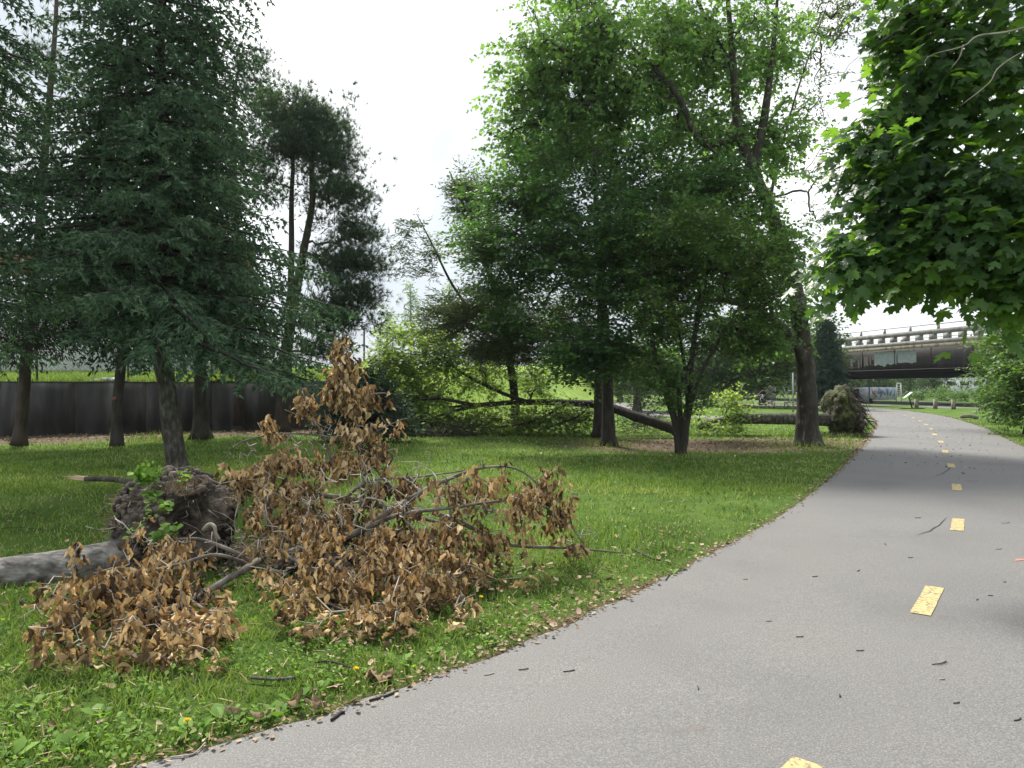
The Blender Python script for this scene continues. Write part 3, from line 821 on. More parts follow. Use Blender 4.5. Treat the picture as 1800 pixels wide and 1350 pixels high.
# ------------------------------------------------------------------ things under and beyond the bridge
for k, (px, lab) in enumerate(((1611, 'weathered square wooden bollard nearest to the tilted information panel'), (1644, 'weathered square wooden bollard in the middle of the row of three'), (1676, 'weathered square wooden bollard nearest to the green bush on the right'))):
    Z = 55.0 - k * 1.0
    c = W(px, 718, Z)
    mb = MB(); mb.box((c[0], c[1], 0.34), (0.21, 0.21, 0.72)); mb.box((c[0], c[1], 0.715), (0.17, 0.17, 0.03))
    tag(mb.build('bollard', M['post_wood']), lab, 'bollard', 'wooden bollards beyond the path')
def info_panel():
    c = W(1603, 718, 54.5)
    t = empty('information_panel', (c[0], c[1], 0), 'tilted white information panel on a slanted black post beside the path', 'information panel')
    mb = MB(); mb.tube([(c[0] + 0.03, c[1], 0), (c[0] - 0.22, c[1], 0.85)], 0.05, 8); mb.box((c[0], c[1], 0.03), (1.5, 0.7, 0.05)); mb.build('post', M['black'], t)
    a = R(-38)
    Rt = np.array([[math.cos(a), 0, -math.sin(a)], [0, 1, 0], [math.sin(a), 0, math.cos(a)]]).T
    mb = MB(); mb.box((c[0] - 0.30, c[1], 0.98), (0.72, 0.3, 0.05), 0, Rt); mb.build('panel', M['white_paint'], t)
    mb = MB(); mb.box((c[0] - 0.30 , c[1], 0.94), (0.62, 0.24, 0.03), 0, Rt); mb.build('panel_frame', M['black'], t)
info_panel()
def ladder_frame():
    c = W(1580, 707, 84)
    t = empty('ladder_tower', (c[0], c[1], 0), 'tall white metal ladder frame standing in front of the painted wall', 'ladder')
    x, y = c[0], c[1]
    for s in (-1, 1):
        mb = MB(); mb.tube([(x + s * 0.3, y, 0), (x + s * 0.22, y, 1.85)], 0.07, 6); mb.build('rail', M['white_paint'], t)
    mb = MB(); mb.tube(smooth_line([(x - 0.22, y, 1.85), (x - 0.18, y, 1.98), (x, y, 2.0), (x + 0.18, y, 1.98), (x + 0.22, y, 1.85)], 4), 0.07, 6); mb.build('top_hoop', M['white_paint'], t)
    for q in range(7):
        mb = MB(); mb.tube([(x - 0.24, y, 0.2 + q * 0.24), (x + 0.24, y, 0.2 + q * 0.24)], 0.022, 5); mb.build('rung', M['white_paint'], t)
ladder_frame()
def sign():
    c = W(1528, 705, 80)
    t = empty('sign_post', (c[0], c[1], 0), 'pale blue sign board on a grey steel post under the bridge', 'sign')
    mb = MB(); mb.tube([(c[0], c[1], 0), (c[0], c[1], 2.35)], 0.06, 8); mb.build('post', M['steel'], t)
    mb = MB(); mb.box((c[0], c[1] - 0.08, 2.0), (0.6, 0.03, 0.55)); b = mb.build('sign_board', M['sign_blue'], t)
    mb = MB()
    for q in range(3): mb.box((c[0] + 0.02 * q, c[1] - 0.099, 2.15 - q * 0.14), (0.4 - 0.08 * q, 0.006, 0.04))
    mb.build('sign_marks', M['white_paint'], b)
sign()
def murals():
    a, b = W(1496, 705, 90), W(1574, 705, 94)
    t = empty('painted_wall', (a[0], a[1], 0), 'low pale wall covered in blue and rust coloured painting under the bridge', 'wall')
    mb = MB(); dv = (b - a)[:2]; L = np.linalg.norm(dv); rz = math.atan2(dv[1], dv[0]); c = (a + b) / 2
    mb.box((c[0], c[1], 0.75), (L, 0.25, 1.6), rz)
    wl = mb.build('wall_face', M['mural_grey'], t)
    for q in range(26):
        s = 0.42 + 0.55 * random.random()
        p = a[:2] + dv * s
        mb = MB(); mb.box((p[0] + math.sin(rz) * (0.14 + q * 0.0006), p[1] - math.cos(rz) * (0.14 + q * 0.0006), random.uniform(0.55, 1.1)), (random.uniform(0.12, 0.4), 0.01, random.uniform(0.3, 0.8)), rz, np.array([[math.cos(v := random.uniform(-0.4, 0.4)), 0, -math.sin(v)], [0, 1, 0], [math.sin(v), 0, math.cos(v)]]))
        mb.build('painted_shape', M[random.choice(['mural_blue', 'mural_rust', 'mural_green', 'mural_violet', 'mural_blue'])], wl)
murals()
def bin_bench():
    c = W(1503, 706, 78)
    t = empty('waste_bin', (c[0], c[1], 0), 'black square waste bin under the bridge beside the painted wall', 'bin')
    mb = MB(); mb.box((c[0], c[1], 0.75), (0.6, 0.6, 1.1)); mb.build('body', M['black'], t)
    mb = MB(); mb.box((c[0], c[1], 1.34), (0.66, 0.66, 0.07)); mb.build('lid', M['steel_dark'], t)
    c = W(1516, 710, 70)
    t = empty('picnic_bench', (c[0], c[1], 0), 'low brown wooden bench at the end of the path under the bridge', 'bench')
    mb = MB()
    for q in range(3): mb.box((c[0], c[1] - 0.2 + q * 0.17, 0.48), (2.0, 0.14, 0.05))
    mb.build('seat', M['post_wood'], t)
    for s in (-0.8, 0.8):
        mb = MB(); mb.box((c[0] + s, c[1], 0.22), (0.1, 0.42, 0.46)); mb.build('leg', M['black'], t)
bin_bench()
# square grey pole behind the big tree
c = W(1394, 724, 47)
t = empty('steel_pole', (c[0], c[1], 0), 'thin blue grey steel pole left of the big leaning trunk', 'pole')
mb = MB(); mb.tube([(c[0], c[1], 0), (c[0], c[1], 2.5)], 0.055, 8); mb.build('shaft', M['steel'], t)
mb = MB(); mb.tube([(c[0], c[1], 2.5), (c[0], c[1], 2.54)], [0.07, 0.03], 8); mb.build('cap', M['steel_dark'], t)
# far white building and the stone slope
def far_house():
    a = W(1672, 676, 150)
    t = empty('far_building', (a[0], a[1], 0), 'white low building with dark window strips far behind the bridge', 'building')
    mb = MB(); mb.box((a[0], a[1] + 5, 1.7), (14, 10, 4.6)); wl = mb.build('wall', M['white_paint'], t)
    for q in range(5):
        mb = MB(); mb.box((a[0] - 5.4 + q * 2.7, a[1] - 0.03, 2.3), (1.8, 0.06, 0.8)); mb.build('window', M['black'], t)
    mb = MB(); mb.box((a[0], a[1] + 5, 4.15), (14.8, 11, 0.3)); mb.build('roof', M['roof'], t)
far_house()
# log on the right verge
mb = MB()
a = np.array(gp(1690, 737)); b = np.array(gp(1718, 736.5))
mb.tube(smooth_line([(a[0], a[1], 0.13), ((a[0] + b[0]) / 2, (a[1] + b[1]) / 2 + .1, 0.15), (b[0], b[1], 0.07)], 4), 0.10, 9, rough=0.2)
tag(mb.build('log', M['post_wood'], smooth=False), 'short bare log lying on the right verge near the bush', 'log')

# ------------------------------------------------------------------ plant machinery
def ell(spec, flat=1.0, shell=0.45, gap=None, k=1.0):
    """attractor points in ellipsoids given as (px,py,Z, rx_px, ry_px, depth_m, n)"""
    out = []
    for (px, py, Z, rx, ry, rd, n) in spec:
        n = int(n * k)
        c = W(px, py, Z); r = np.array([rx / F * Z, rd, ry / F * Z])
        v = norm(rng.normal(size=(n, 3))) * (shell + (1 - shell) * rng.random((n, 1)) ** 0.6)
        v *= (1 + 0.18 * rng.normal(size=(n, 1)))
        p = c + v * r
        if gap:
            kk = np.array([noise.noise(Vector(q) * gap[0]) for q in p]) > gap[1]
            p = p[kk]
        out.append(p)
    out = np.vstack(out)
    return out[out[:, 2] > 0.08]

def grow(trunks, att, step=0.35, rtip=0.008, pw=0.5, wander=0.12, up=0.25, sag=0.0, maxr=0.6):
    """trunks: list of (points, radii). Returns branch tubes, and terminals with directions."""
    P = []; par = []; rad0 = []
    for pts, rr in trunks:
        for q in range(len(pts)):
            P.append(np.array(pts[q], float)); par.append(len(P) - 2 if q else -1); rad0.append(rr[q])
    nt = len(P)
    att = np.asarray(att)
    tp = np.array(P)
    dmin = np.min(np.linalg.norm(att[:, None] - tp[None], axis=2), axis=1)
    order = np.argsort(dmin)
    cap = nt + int(np.sum(dmin / step)) + len(att) * 5 + 200
    arr = np.zeros((cap, 3)); arr[:nt] = tp; n = nt
    par = par + [0] * (cap - nt)
    chains = []; terms = []; tdir = []
    for ai in order:
        a = att[ai]
        d = np.linalg.norm(arr[:n] - a, axis=1)
        # prefer to leave from below and inside
        d2 = d + 0.35 * np.clip(arr[:n, 2] - a[2], 0, None)
        d2[:nt] *= 1.0
        q = int(np.argmin(d2))
        L = d[q]
        m = max(2, int(L / step) + 1)
        p0 = arr[q]
        pp = par[q] if q >= nt or par[q] >= 0 else -1
        tdn = norm(arr[q] - arr[pp]) if pp is not None and pp >= 0 else np.array([0, 0, 1.0])
        c1 = p0 + (tdn * 0.5 + norm(a - p0) * 0.8) * L * 0.3 + np.array([0, 0, up * L * 0.25])
        c2 = a - norm(a - p0) * L * 0.25 + np.array([0, 0, (up + sag) * L * 0.2])
        tt = np.linspace(0, 1, m + 1)[1:, None]
        pts = (1 - tt) ** 3 * p0 + 3 * (1 - tt) ** 2 * tt * c1 + 3 * (1 - tt) * tt ** 2 * c2 + tt ** 3 * a
        pts[:-1] += rng.normal(0, wander * step, (m - 1, 3))
        if n + m > cap: break
        idx = [q]
        for z in range(m):
            arr[n] = pts[z]; par[n] = idx[-1]; idx.append(n); n += 1
        chains.append(idx)
        terms.append(a); tdir.append(norm(pts[-1] - (pts[-2] if m > 1 else p0)))
    cnt = np.zeros(n)
    for c in chains: cnt[c[-1]] = 1
    for z in range(n - 1, nt - 1, -1): cnt[par[z]] += cnt[z]
    rad = rtip * np.maximum(cnt, 1) ** pw
    for z in range(nt): rad[z] = rad0[z]
    tubes = []
    for c in chains:
        r = rad[c].copy()
        r[0] = min(r[0] * maxr, r[1] * 1.25) if c[0] < nt else min(r[0], r[1] * 1.2)
        r[-1] *= 0.6
        tubes.append((arr[c], r))
    return tubes, np.array(terms), np.array(tdir)

def trunk_mesh(mb, pts, rr, k=10, rough=0.12, flare=0.0):
    pts = np.array(pts, float); rr = np.array(rr, float)
    n = 6
    P = smooth_line(pts, n)
    t = np.linspace(0, len(pts) - 1, len(P))
    r = np.interp(t, np.arange(len(pts)), rr)
    if flare:
        hgt = P[:, 2] - P[0, 2]
        r = r * (1 + flare * np.exp(-hgt / 0.28))
    V, Fq, Fc = tube_np(P, r, k, rough)
    mb.add(V, [Fq, Fc])

LEAF_Q = ([(0, 0, 0), (0.34, 0.5, 0.1), (0, 1, 0), (-0.34, 0.5, 0.1)], [[[0, 1, 2], [0, 2, 3]]])
LEAF_3 = ([(0, 0, 0), (0.5, 0.35, 0.05), (0.2, 0.55, 0), (0, 1.05, -0.08), (-0.2, 0.55, 0), (-0.5, 0.35, 0.05)], [[[0, 1, 2], [0, 4, 5]], [[0, 2, 3, 4]]])
TWIG_T = ([(-1, 0, 0), (1, 0, 0), (0, 0, 1.6), (-0.4, 1, 0), (0.4, 1, 0), (0, 1, 0.6)], [[[0, 1, 4, 3], [1, 2, 5, 4], [2, 0, 3, 5]]])
def twig_sprays(mb, tb, tmpl, terms, tdir, per, spread, flat, size, droop=0.2, nup=1.0, twr=0.004):
    """each limb end carries a few twigs, each twig two ranks of leaves lying in one tilted plane"""
    LP = 8
    nt = max(2, int(round(per / LP)))
    idx = np.repeat(np.arange(len(terms)), nt); M_ = len(idx)
    dd = norm(tdir[idx] * 0.55 + rng.normal(size=(M_, 3)) * np.array([1, 1, flat]) * 0.85 + np.array([0, 0, 0.05]))
    L = spread * rng.uniform(0.5, 1.15, M_)
    s0 = terms[idx] - tdir[idx] * (rng.random((M_, 1)) * 0.5 * spread) + rng.normal(0, 0.12 * spread, (M_, 3))
    up = norm(np.column_stack([rng.normal(0, 0.3, (M_, 2)), np.full(M_, 1.0)]))
    side = norm(np.cross(dd, up))
    if tb is not None:
        w_ = np.full(M_, twr)
        T = np.array(TWIG_T[0])
        V = s0[:, None] + T[None, :, 0:1] * twr * side[:, None] + T[None, :, 1:2] * (L[:, None] * 0.95)[:, None] * dd[:, None] + T[None, :, 2:3] * twr * up[:, None]
        o = (np.arange(M_) * 6)[:, None, None]
        tb.add(V.reshape(-1, 3), [(o + np.array(TWIG_T[1][0])[None]).reshape(-1, 4)])
    k = np.tile(np.arange(LP), M_); j = np.repeat(np.arange(M_), LP)
    t = 0.18 + 0.82 * (k + rng.random(len(k))) / LP
    sg = np.where(k % 2 == 0, 1.0, -1.0)[:, None]
    pos = s0[j] + dd[j] * (L[j] * t)[:, None] + side[j] * sg * (size * 0.25) + rng.normal(0, 0.12 * size, (len(k), 3)) - np.array([0, 0, 1.0]) * (droop * 0.3 * L[j] * t ** 2)[:, None]
    d = dd[j] * 0.6 + side[j] * sg * rng.uniform(0.4, 1.1, (len(k), 1)) + rng.normal(0, 0.25, (len(k), 3)) + np.array([0, 0, -droop])
    nr = up[j] * nup + rng.normal(0, 0.33, (len(k), 3))
    stamp(mb, tmpl[0], tmpl[1], pos, d, nr, size * rng.uniform(0.6, 1.25, len(k)))
def leaf_spray(mb, tmpl, terms, tdir, per, spread, flat, size, droop=0.2, nup=1.0, back=0.6):
    N = len(terms)
    idx = np.repeat(np.arange(N), per)
    M_ = len(idx)
    off = rng.normal(size=(M_, 3)) * np.array([1, 1, flat]) * spread * 0.5
    along = -rng.random((M_, 1)) * back * spread
    pos = terms[idx] + off + tdir[idx] * along
    d = tdir[idx] * 0.5 + off / spread * 1.1 + rng.normal(0, 0.35, (M_, 3)) + np.array([0, 0, -droop])
    nr = np.column_stack([rng.normal(0, 0.55, (M_, 2)), np.full(M_, nup)])
    stamp(mb, tmpl[0], tmpl[1], pos, d, nr, size * (0.6 + 0.7 * rng.random(M_)))

def broad_tree(name, base, trunks, att, label, cat, leafm, barkm, per=40, spread=0.45, flat=0.4, size=0.07, step=0.4, rtip=0.007, tmpl=LEAF_Q, group=None, k=9, flare=0.5, up=0.25, droop=0.2, sag=0.0, pw=0.5, rough=0.12, minr=0.0, nup=1.0):
    t = empty(name, base, label, cat, group)
    tb = MB()
    for q, (pts, rr) in enumerate(trunks): trunk_mesh(tb, pts, rr, k, rough, flare if q == 0 or pts[0][2] < 0.3 else 0)
    tk = tb.build('trunk', barkm, t, True)
    dense = []
    for pts, rr in trunks:
        P = smooth_line(pts, 5); tt = np.linspace(0, len(pts) - 1, len(P))
        lo = P[:, 2] > 0.25 * 0 + min(1.0, P[-1, 2] * 0.3)
        dense.append((P[lo], np.interp(tt, np.arange(len(pts)), rr)[lo]))
    tubes, terms, td = grow(dense, att, step, rtip, pw, up=up, sag=sag)
    bb = MB()
    for P, r in tubes:
        if r[0] < minr: continue
        bb.tube(P, r, 5 if r[0] > 0.015 else 3, False)
    bb.build('limbs', barkm, t, True)
    if per:
        cb = MB()
        if tmpl is TUFT: leaf_spray(cb, tmpl, terms, td, per, spread, flat, size, droop, nup)
        else:
            tw_ = MB(); twig_sprays(cb, tw_, tmpl, terms, td, per, spread, flat, size, droop, nup, 0.003 if size < 0.2 else 0.008)
            tw_.build('twigs', M['twig_green'], t)
        cb.build('crown', leafm, t)
    return t

# needle shoots: three slim blades round an axis
def finger_t(wd=0.16):
    V = []; Fq = []
    for q in range(2):
        a = q * math.pi / 2
        c, s = math.cos(a) * wd, math.sin(a) * wd
        o = len(V)
        V += [(0, 0, 0), (c, 0.35, s), (0, 1, 0), (-c, 0.35, -s)]
        Fq.append([o, o + 1, o + 2, o + 3])
    return V, [Fq]
FING = finger_t(0.13)
FINGN = finger_t(0.1)

def spruce(name, trunk, rr, prof, label, cat, leafm, barkm, zlo, nb, fl=0.12, droop=0.35, lat=0.5, seed=1, group=None, finger=FING, dens=1.0, dirs=None, flare=0.25, hang=0.7, nrep=3):
    """prof(z, az) -> branch reach in metres; zlo..top gives the crown"""
    r_ = np.random.default_rng(seed)
    base = trunk[0]
    t = empty(name, base, label, cat, group)
    tb = MB(); trunk_mesh(tb, trunk, rr, 12, 0.1, flare); tb.build('trunk', barkm, t, True)
    P = smooth_line(trunk, 12)
    top = P[-1, 2]
    bb = MB(); pos = []; dr = []; sz = []
    for b in range(nb):
        z = zlo + (top - zlo) * (b + r_.random()) / nb
        az = (b * 2.399 + r_.normal(0, 0.3)) if dirs is None else dirs(r_)
        o = np.array([np.interp(z, P[:, 2], P[:, q]) for q in range(3)]); o[2] = z
        L = prof(z, az) * r_.uniform(0.72, 1.12)
        if L < 0.15: continue
        h = np.array([math.cos(az), math.sin(az), 0])
        m = max(4, int(L / 0.16))
        s = np.linspace(0, 1, m + 1)
        upz = 0.18 * r_.random()
        pts = o + h * (s * L)[:, None] + np.array([0, 0, 1.0]) * (L * (upz * s - droop * s ** 2 + 0.12 * s ** 4))[:, None]
        pts += np.cumsum(r_.normal(0, 0.012, pts.shape), axis=0)
        bb.tube(pts, np.linspace(0.012 + 0.012 * L, 0.004, m + 1), 4, False)
        side = np.array([-h[1], h[0], 0])
        for q in range(1, m + 1):
            if s[q] < 0.22 and r_.random() < 0.75: continue
            for sg in (-1, 1):
                if r_.random() > 0.95 * dens: continue
                ll = lat * L ** 0.5 * (1.02 - s[q]) ** 0.6 * r_.uniform(0.5, 1.15) + 0.1
                dd = norm(side * sg * r_.uniform(0.5, 1.1) + h * r_.uniform(0.35, 0.8) + np.array([0, 0, -hang * r_.random()]))
                k = max(2, int(ll / 0.075))
                u = np.linspace(0, 1, k + 1)[:, None]
                lp = pts[q] + dd * u * ll + np.array([0, 0, -0.35 * hang * ll]) * u ** 2
                for j in range(1, k + 1):
                    for rep in range(nrep):
                        dj = dd + r_.normal(0, 0.55, 3) + np.array([0, 0, -0.25 * hang - 0.15 * r_.random()])
                        pos.append(lp[j]); dr.append(dj); sz.append(fl * r_.uniform(0.6, 1.25))
    bb.build('limbs', M['bark_dark'], t, True)
    cb = MB(); stamp(cb, finger[0], finger[1], np.array(pos), np.array(dr), np.tile([0.1, 0.2, 1.0], (len(pos), 1)), np.array(sz))
    cb.build('crown', leafm, t)
    print(name, len(pos))
    return t

TUFT = []
def tuft_t(n=14, wd=0.045):
    r_ = np.random.default_rng(3); V = []; Fq = []
    for q in range(n):
        d = norm(np.array([r_.normal(0, 0.75), 0.9 + r_.normal(0, 0.3), r_.normal(0, 0.75)]))
        s = norm(np.cross(d, [0.3, 0.2, 1])) * wd
        b = np.array([0, 0.25 * r_.random(), 0])
        o = len(V)
        V += [tuple(b - s), tuple(b + s), tuple(b + d)]
        Fq.append([o, o + 1, o + 2])
    return V, [Fq]
TUFT = tuft_t()
def pine(name, trunks, att, label, cat, leafm, barkm, per=10, spread=0.35, flat=0.5, size=0.16, step=0.3, rtip=0.007, up=0.3, tmpl=None, group=None, flare=0.3):
    return broad_tree(name, trunks[0][0][0], trunks, att, label, cat, leafm, barkm, per, spread, flat, size, step, rtip, tmpl or TUFT, group, 10, flare, up, -0.4)

# ------------------------------------------------------------------ conifers on the left
def gw(px, py, Z): return tuple(W(px, py, Z))
# the big spruce, leaning left
def prof_main(z, az):
    f = np.interp(z, [1.9, 2.6, 4.0, 5.5, 7.2, 8.6, 10.4], [1.9, 2.75, 2.55, 2.15, 1.75, 1.45, 0.15])
    rgt = math.cos(az)
    if rgt < -0.1 and z < 3.7: f *= max(0.25, (z - 2.2) / 1.5)
    if rgt > 0: f *= np.interp(z, [2, 3.6, 5, 8], [1.3, 1.18, 0.9, 1.0]) ** rgt
    return f * (1 + 0.22 * math.sin(az * 3 + z * 1.7))
spruce('spruce_tree', [gw(315, 842, 13.1), gw(303, 760, 13.1), gw(290, 660, 13.05), gw(272, 560, 13.0), gw(272, 400, 13.0), gw(278, 200, 13.0), gw(285, 0, 13.0), gw(288, -190, 13.0)],
       [0.17, 0.165, 0.15, 0.13, 0.11, 0.08, 0.045, 0.015], prof_main, 'large blue green spruce with a leaning grey trunk behind the foreground root ball', 'tree', M['spruce'], M['bark_grey'], 2.35, 245, 0.11, seed=2, nrep=5)
# spruce cut by the left edge of the photo
spruce('spruce_tree', [gw(-90, 860, 11.7), gw(-95, 500, 11.7), gw(-85, 200, 11.7), gw(-80, -330, 11.7)], [0.2, 0.16, 0.11, 0.02],
       lambda z, az: np.interp(z, [1.8, 3, 5, 8, 10.5], [1.1, 1.7, 1.85, 1.6, 0.2]) * (1 + 0.2 * math.sin(az * 2 + z * 2)),
       'spruce filling the upper left corner with its trunk out of the photo', 'tree', M['spruce'], M['bark_grey'], 2.2, 125, 0.105, seed=5, nrep=5)
# slim drooping spruce with a red paint dot
sp2 = spruce('spruce_tree', [gw(206, 787, 19.6), gw(206, 720, 19.6), gw(214, 620, 19.6), gw(220, 480, 19.6), gw(222, 200, 19.6), gw(222, 60, 19.6)], [0.155, 0.135, 0.12, 0.10, 0.06, 0.02],
       lambda z, az: np.interp(z, [2.2, 3, 5, 9, 11], [0.55, 1.05, 1.9, 1.2, 0.2]), 'slim dark spruce with drooping lowest boughs and a red paint dot on its trunk', 'tree', M['spruce_old'], M['bark_dark'], 2.5, 90, 0.15, droop=0.75, seed=8, hang=1.3)
c = W(206, 701, 19.6)
mb = MB(); mb.tube([(c[0], c[1] - 0.155, c[2]), (c[0], c[1] - 0.12, c[2])], [0.045, 0.07], 10); mb.build('paint_dot', M['rust_brick'], sp2)
# spruce with rough bark right behind the large one
spruce('spruce_tree', [gw(354, 772, 22.8), gw(352, 700, 22.8), gw(352, 600, 22.8), gw(350, 400, 22.8), gw(350, 40, 22.8)], [0.23, 0.19, 0.17, 0.13, 0.03],
       lambda z, az: np.interp(z, [2.4, 3.4, 6, 10, 13], [1.0, 2.2, 2.3, 1.5, 0.2]), 'thick straight dark trunked spruce standing close to the wall', 'tree', M['spruce_old'], M['bark_dark'], 3.0, 110, 0.16, seed=9, hang=1.0, flare=0.7)
# pine with bare lower boughs at the far left
pt = [gw(34, 783, 20.3), gw(42, 690, 20.3), gw(48, 600, 20.3), gw(62, 500, 20.3), gw(75, 300, 20.3), gw(95, 60, 20.3), gw(100, -80, 20.3)]
pr = [0.17, 0.15, 0.135, 0.12, 0.10, 0.06, 0.03]
t = pine('pine_tree', [(pt, pr)], np.vstack([ell([(60, 300, 20.3, 120, 60, 1.6, 90), (85, 130, 20.3, 50, 60, 1.2, 40), (70, 0, 20.3, 30, 60, 1, 24), (-10, 200, 20.3, 90, 120, 1.5, 60)], gap=(0.8, -0.2)), ell([(150, 420, 20.3, 130, 40, 1.6, 40)])]),
         'pine with a reddish trunk and bare grey lower boughs at the far left', 'tree', M['pine'], M['bark_pine'])
# its bare lower boughs carry only thin needles
tubes, terms, td = grow([(smooth_line(pt, 4)[6:16], np.full(10, 0.12))], ell([(20, 560, 20.3, 95, 60, 1.5, 60), (120, 560, 20.0, 120, 60, 1.3, 110), (185, 520, 20.0, 60, 90, 1.2, 60), (60, 470, 20.3, 130, 30, 1.4, 40), (-20, 620, 20, 60, 40, 1, 20)]), 0.22, 0.0065, 0.5, 0.25, up=0.1, sag=0.5)
bb = MB()
for P, r in tubes: bb.tube(P, r, 4, False)
bb.build('bare_boughs', M['bark_dark'], t, True)
cb = MB(); leaf_spray(cb, FINGN, terms, td, 34, 0.6, 0.8, 0.17, 0.4); cb.build('thin_needles', M['pine_bare'], t)
# the pine whose crown leans right above the dead brush
p1 = [gw(496, 760, 24.2), gw(498, 690, 24.2), gw(506, 600, 24.2), gw(532, 450, 24.2), gw(548, 360, 24.2), gw(548, 300, 24.2), gw(556, 200, 24.2)]
p2 = [gw(506, 600, 24.4), gw(512, 460, 24.6), gw(512, 350, 24.6), gw(514, 270, 24.6), gw(500, 180, 24.6)]
att = ell([(505, 210, 24.4, 62, 55, 1.2, 70), (570, 215, 24.4, 55, 45, 1.2, 60), (590, 270, 24, 52, 38, 1.1, 55), (520, 260, 24.3, 50, 35, 1, 40), (600, 340, 24, 62, 28, 1.1, 55), (625, 410, 24, 55, 24, 1.0, 45), (650, 462, 24, 40, 16, 0.8, 26),
           (600, 470, 24, 50, 30, 1.0, 40), (590, 560, 24, 85, 34, 1.2, 70), (640, 520, 24, 35, 24, .8, 25), (470, 300, 24.6, 45, 60, 1.0, 40), (560, 610, 24, 60, 24, 1, 30), (440, 640, 24.2, 70, 30, 1.0, 40), (460, 180, 25, 40, 40, 1, 20), (560, 300, 24.2, 70, 130, 1, 70), (600, 500, 24, 60, 90, 1, 50)], shell=0.1, k=1.1)
att += rng.normal(0, 0.12, att.shape)
pine('pine_tree', [(p1, [0.24, 0.2, 0.18, 0.13, 0.10, 0.08, 0.03]), (p2, [0.10, 0.10, 0.08, 0.06, 0.02])], att, 'dark two stemmed pine with tiered boughs against the open sky', 'tree', M['pine'], M['bark_pine'], per=13, spread=0.5, flat=0.55, size=0.2)
# thin pine crown behind the tall spruce
att = ell([(100, 60, 27, 40, 80, 1, 50), (430, 130, 27, 70, 50, 1.2, 60), (400, 250, 27, 60, 50, 1, 40), (330, 330, 27, 100, 60, 1, 60)], shell=0.2)
pine('pine_tree', [([gw(420, 748, 27.2), gw(418, 500, 27.2), gw(410, 200, 27.2), gw(425, 90, 27.2)], [0.16, 0.13, 0.07, 0.02])], att[att[:, 0] > -14], 'pale thin pine partly hidden behind the large spruce', 'tree', M['bluegreen'], M['bark_pine'], per=9, spread=0.5, size=0.2)

# ------------------------------------------------------------------ broadleaf trees in the middle
# plane tree, trunk leaning left
pt = [gw(1420, 786, 20.3), gw(1419, 740, 20.3), gw(1417, 660, 20.3), gw(1408, 580, 20.3), gw(1392, 480, 20.4), gw(1362, 390, 20.5), gw(1325, 300, 20.6), gw(1298, 225, 20.7), gw(1290, 120, 20.8), gw(1275, -60, 21.0)]
pr = [0.30, 0.275, 0.255, 0.22, 0.19, 0.165, 0.15, 0.125, 0.10, 0.04]
pl1 = [gw(1412, 640, 20.2), gw(1398, 600, 20.0), gw(1372, 572, 19.8), gw(1330, 545, 19.5), gw(1270, 528, 19.2), gw(1180, 530, 19)]
pl2 = [gw(1325, 300, 20.6), gw(1345, 200, 20.9), gw(1360, 80, 21.2), gw(1372, -60, 21.4)]
pl3 = [gw(1298, 240, 20.7), gw(1235, 250, 20.3), gw(1190, 165, 20.0), gw(1130, 100, 19.8), gw(1060, 40, 19.6)]
pl4 = [gw(1290, 120, 20.8), gw(1240, 30, 21.0), gw(1200, -80, 21.2)]
att = ell([(930, 130, 20.2, 60, 60, 1.3, 60), (905, 220, 20.5, 45, 60, 1.0, 45), (1000, 60, 20, 80, 80, 1.6, 110), (1090, 110, 19.6, 90, 90, 1.6, 130), (1180, 60, 20, 90, 90, 1.8, 130), (1280, 60, 21, 90, 90, 1.8, 110),
           (1370, 90, 21.4, 75, 90, 1.6, 80), (1200, 200, 20, 80, 60, 1.4, 80), (1060, 190, 20.2, 80, 50, 1.2, 70), (1330, 230, 21, 80, 60, 1.4, 70), (1400, 250, 21, 60, 60, 1.3, 45), (1250, 310, 20, 80, 50, 1.3, 60),
           (1320, 370, 20, 60, 60, 1.2, 55), (1380, 420, 20, 50, 60, 1.1, 45), (1300, 480, 19.5, 80, 50, 1.2, 60), (1360, 560, 19.8, 70, 50, 1.1, 50), (1100, -60, 20.4, 240, 60, 2, 120), (1230, 420, 19.2, 60, 50, 1, 40),
           (1420, 500, 20.6, 40, 60, 1.0, 20), (980, 180, 20.2, 70, 50, 1.2, 50), (950, 260, 20.6, 70, 60, 1.2, 50), (1060, 60, 20.4, 180, 150, 1.8, 120), (1260, 200, 20.8, 150, 150, 1.6, 80)], shell=0.2, gap=(0.75, -0.2), k=1.35)
att[:, 1] += 0.7; att += rng.normal(0, 0.16, att.shape)
broad_tree('plane_tree', pt[0], [(pt, pr), (pl1, [0.13, 0.125, 0.11, 0.09, 0.06, 0.03]), (pl2, [0.14, 0.11, 0.07, 0.02]), (pl3, [0.11, 0.09, 0.08, 0.05, 0.02]), (pl4, [0.08, 0.06, 0.02])], att,
           'tall plane tree with a thick flared leaning trunk beside the path', 'tree', M['plane'], M['bark_plane'], per=24, spread=0.9, flat=0.55, size=0.15, tmpl=LEAF_3, k=16, flare=0.55, rtip=0.007, droop=0.5, nup=0.6)
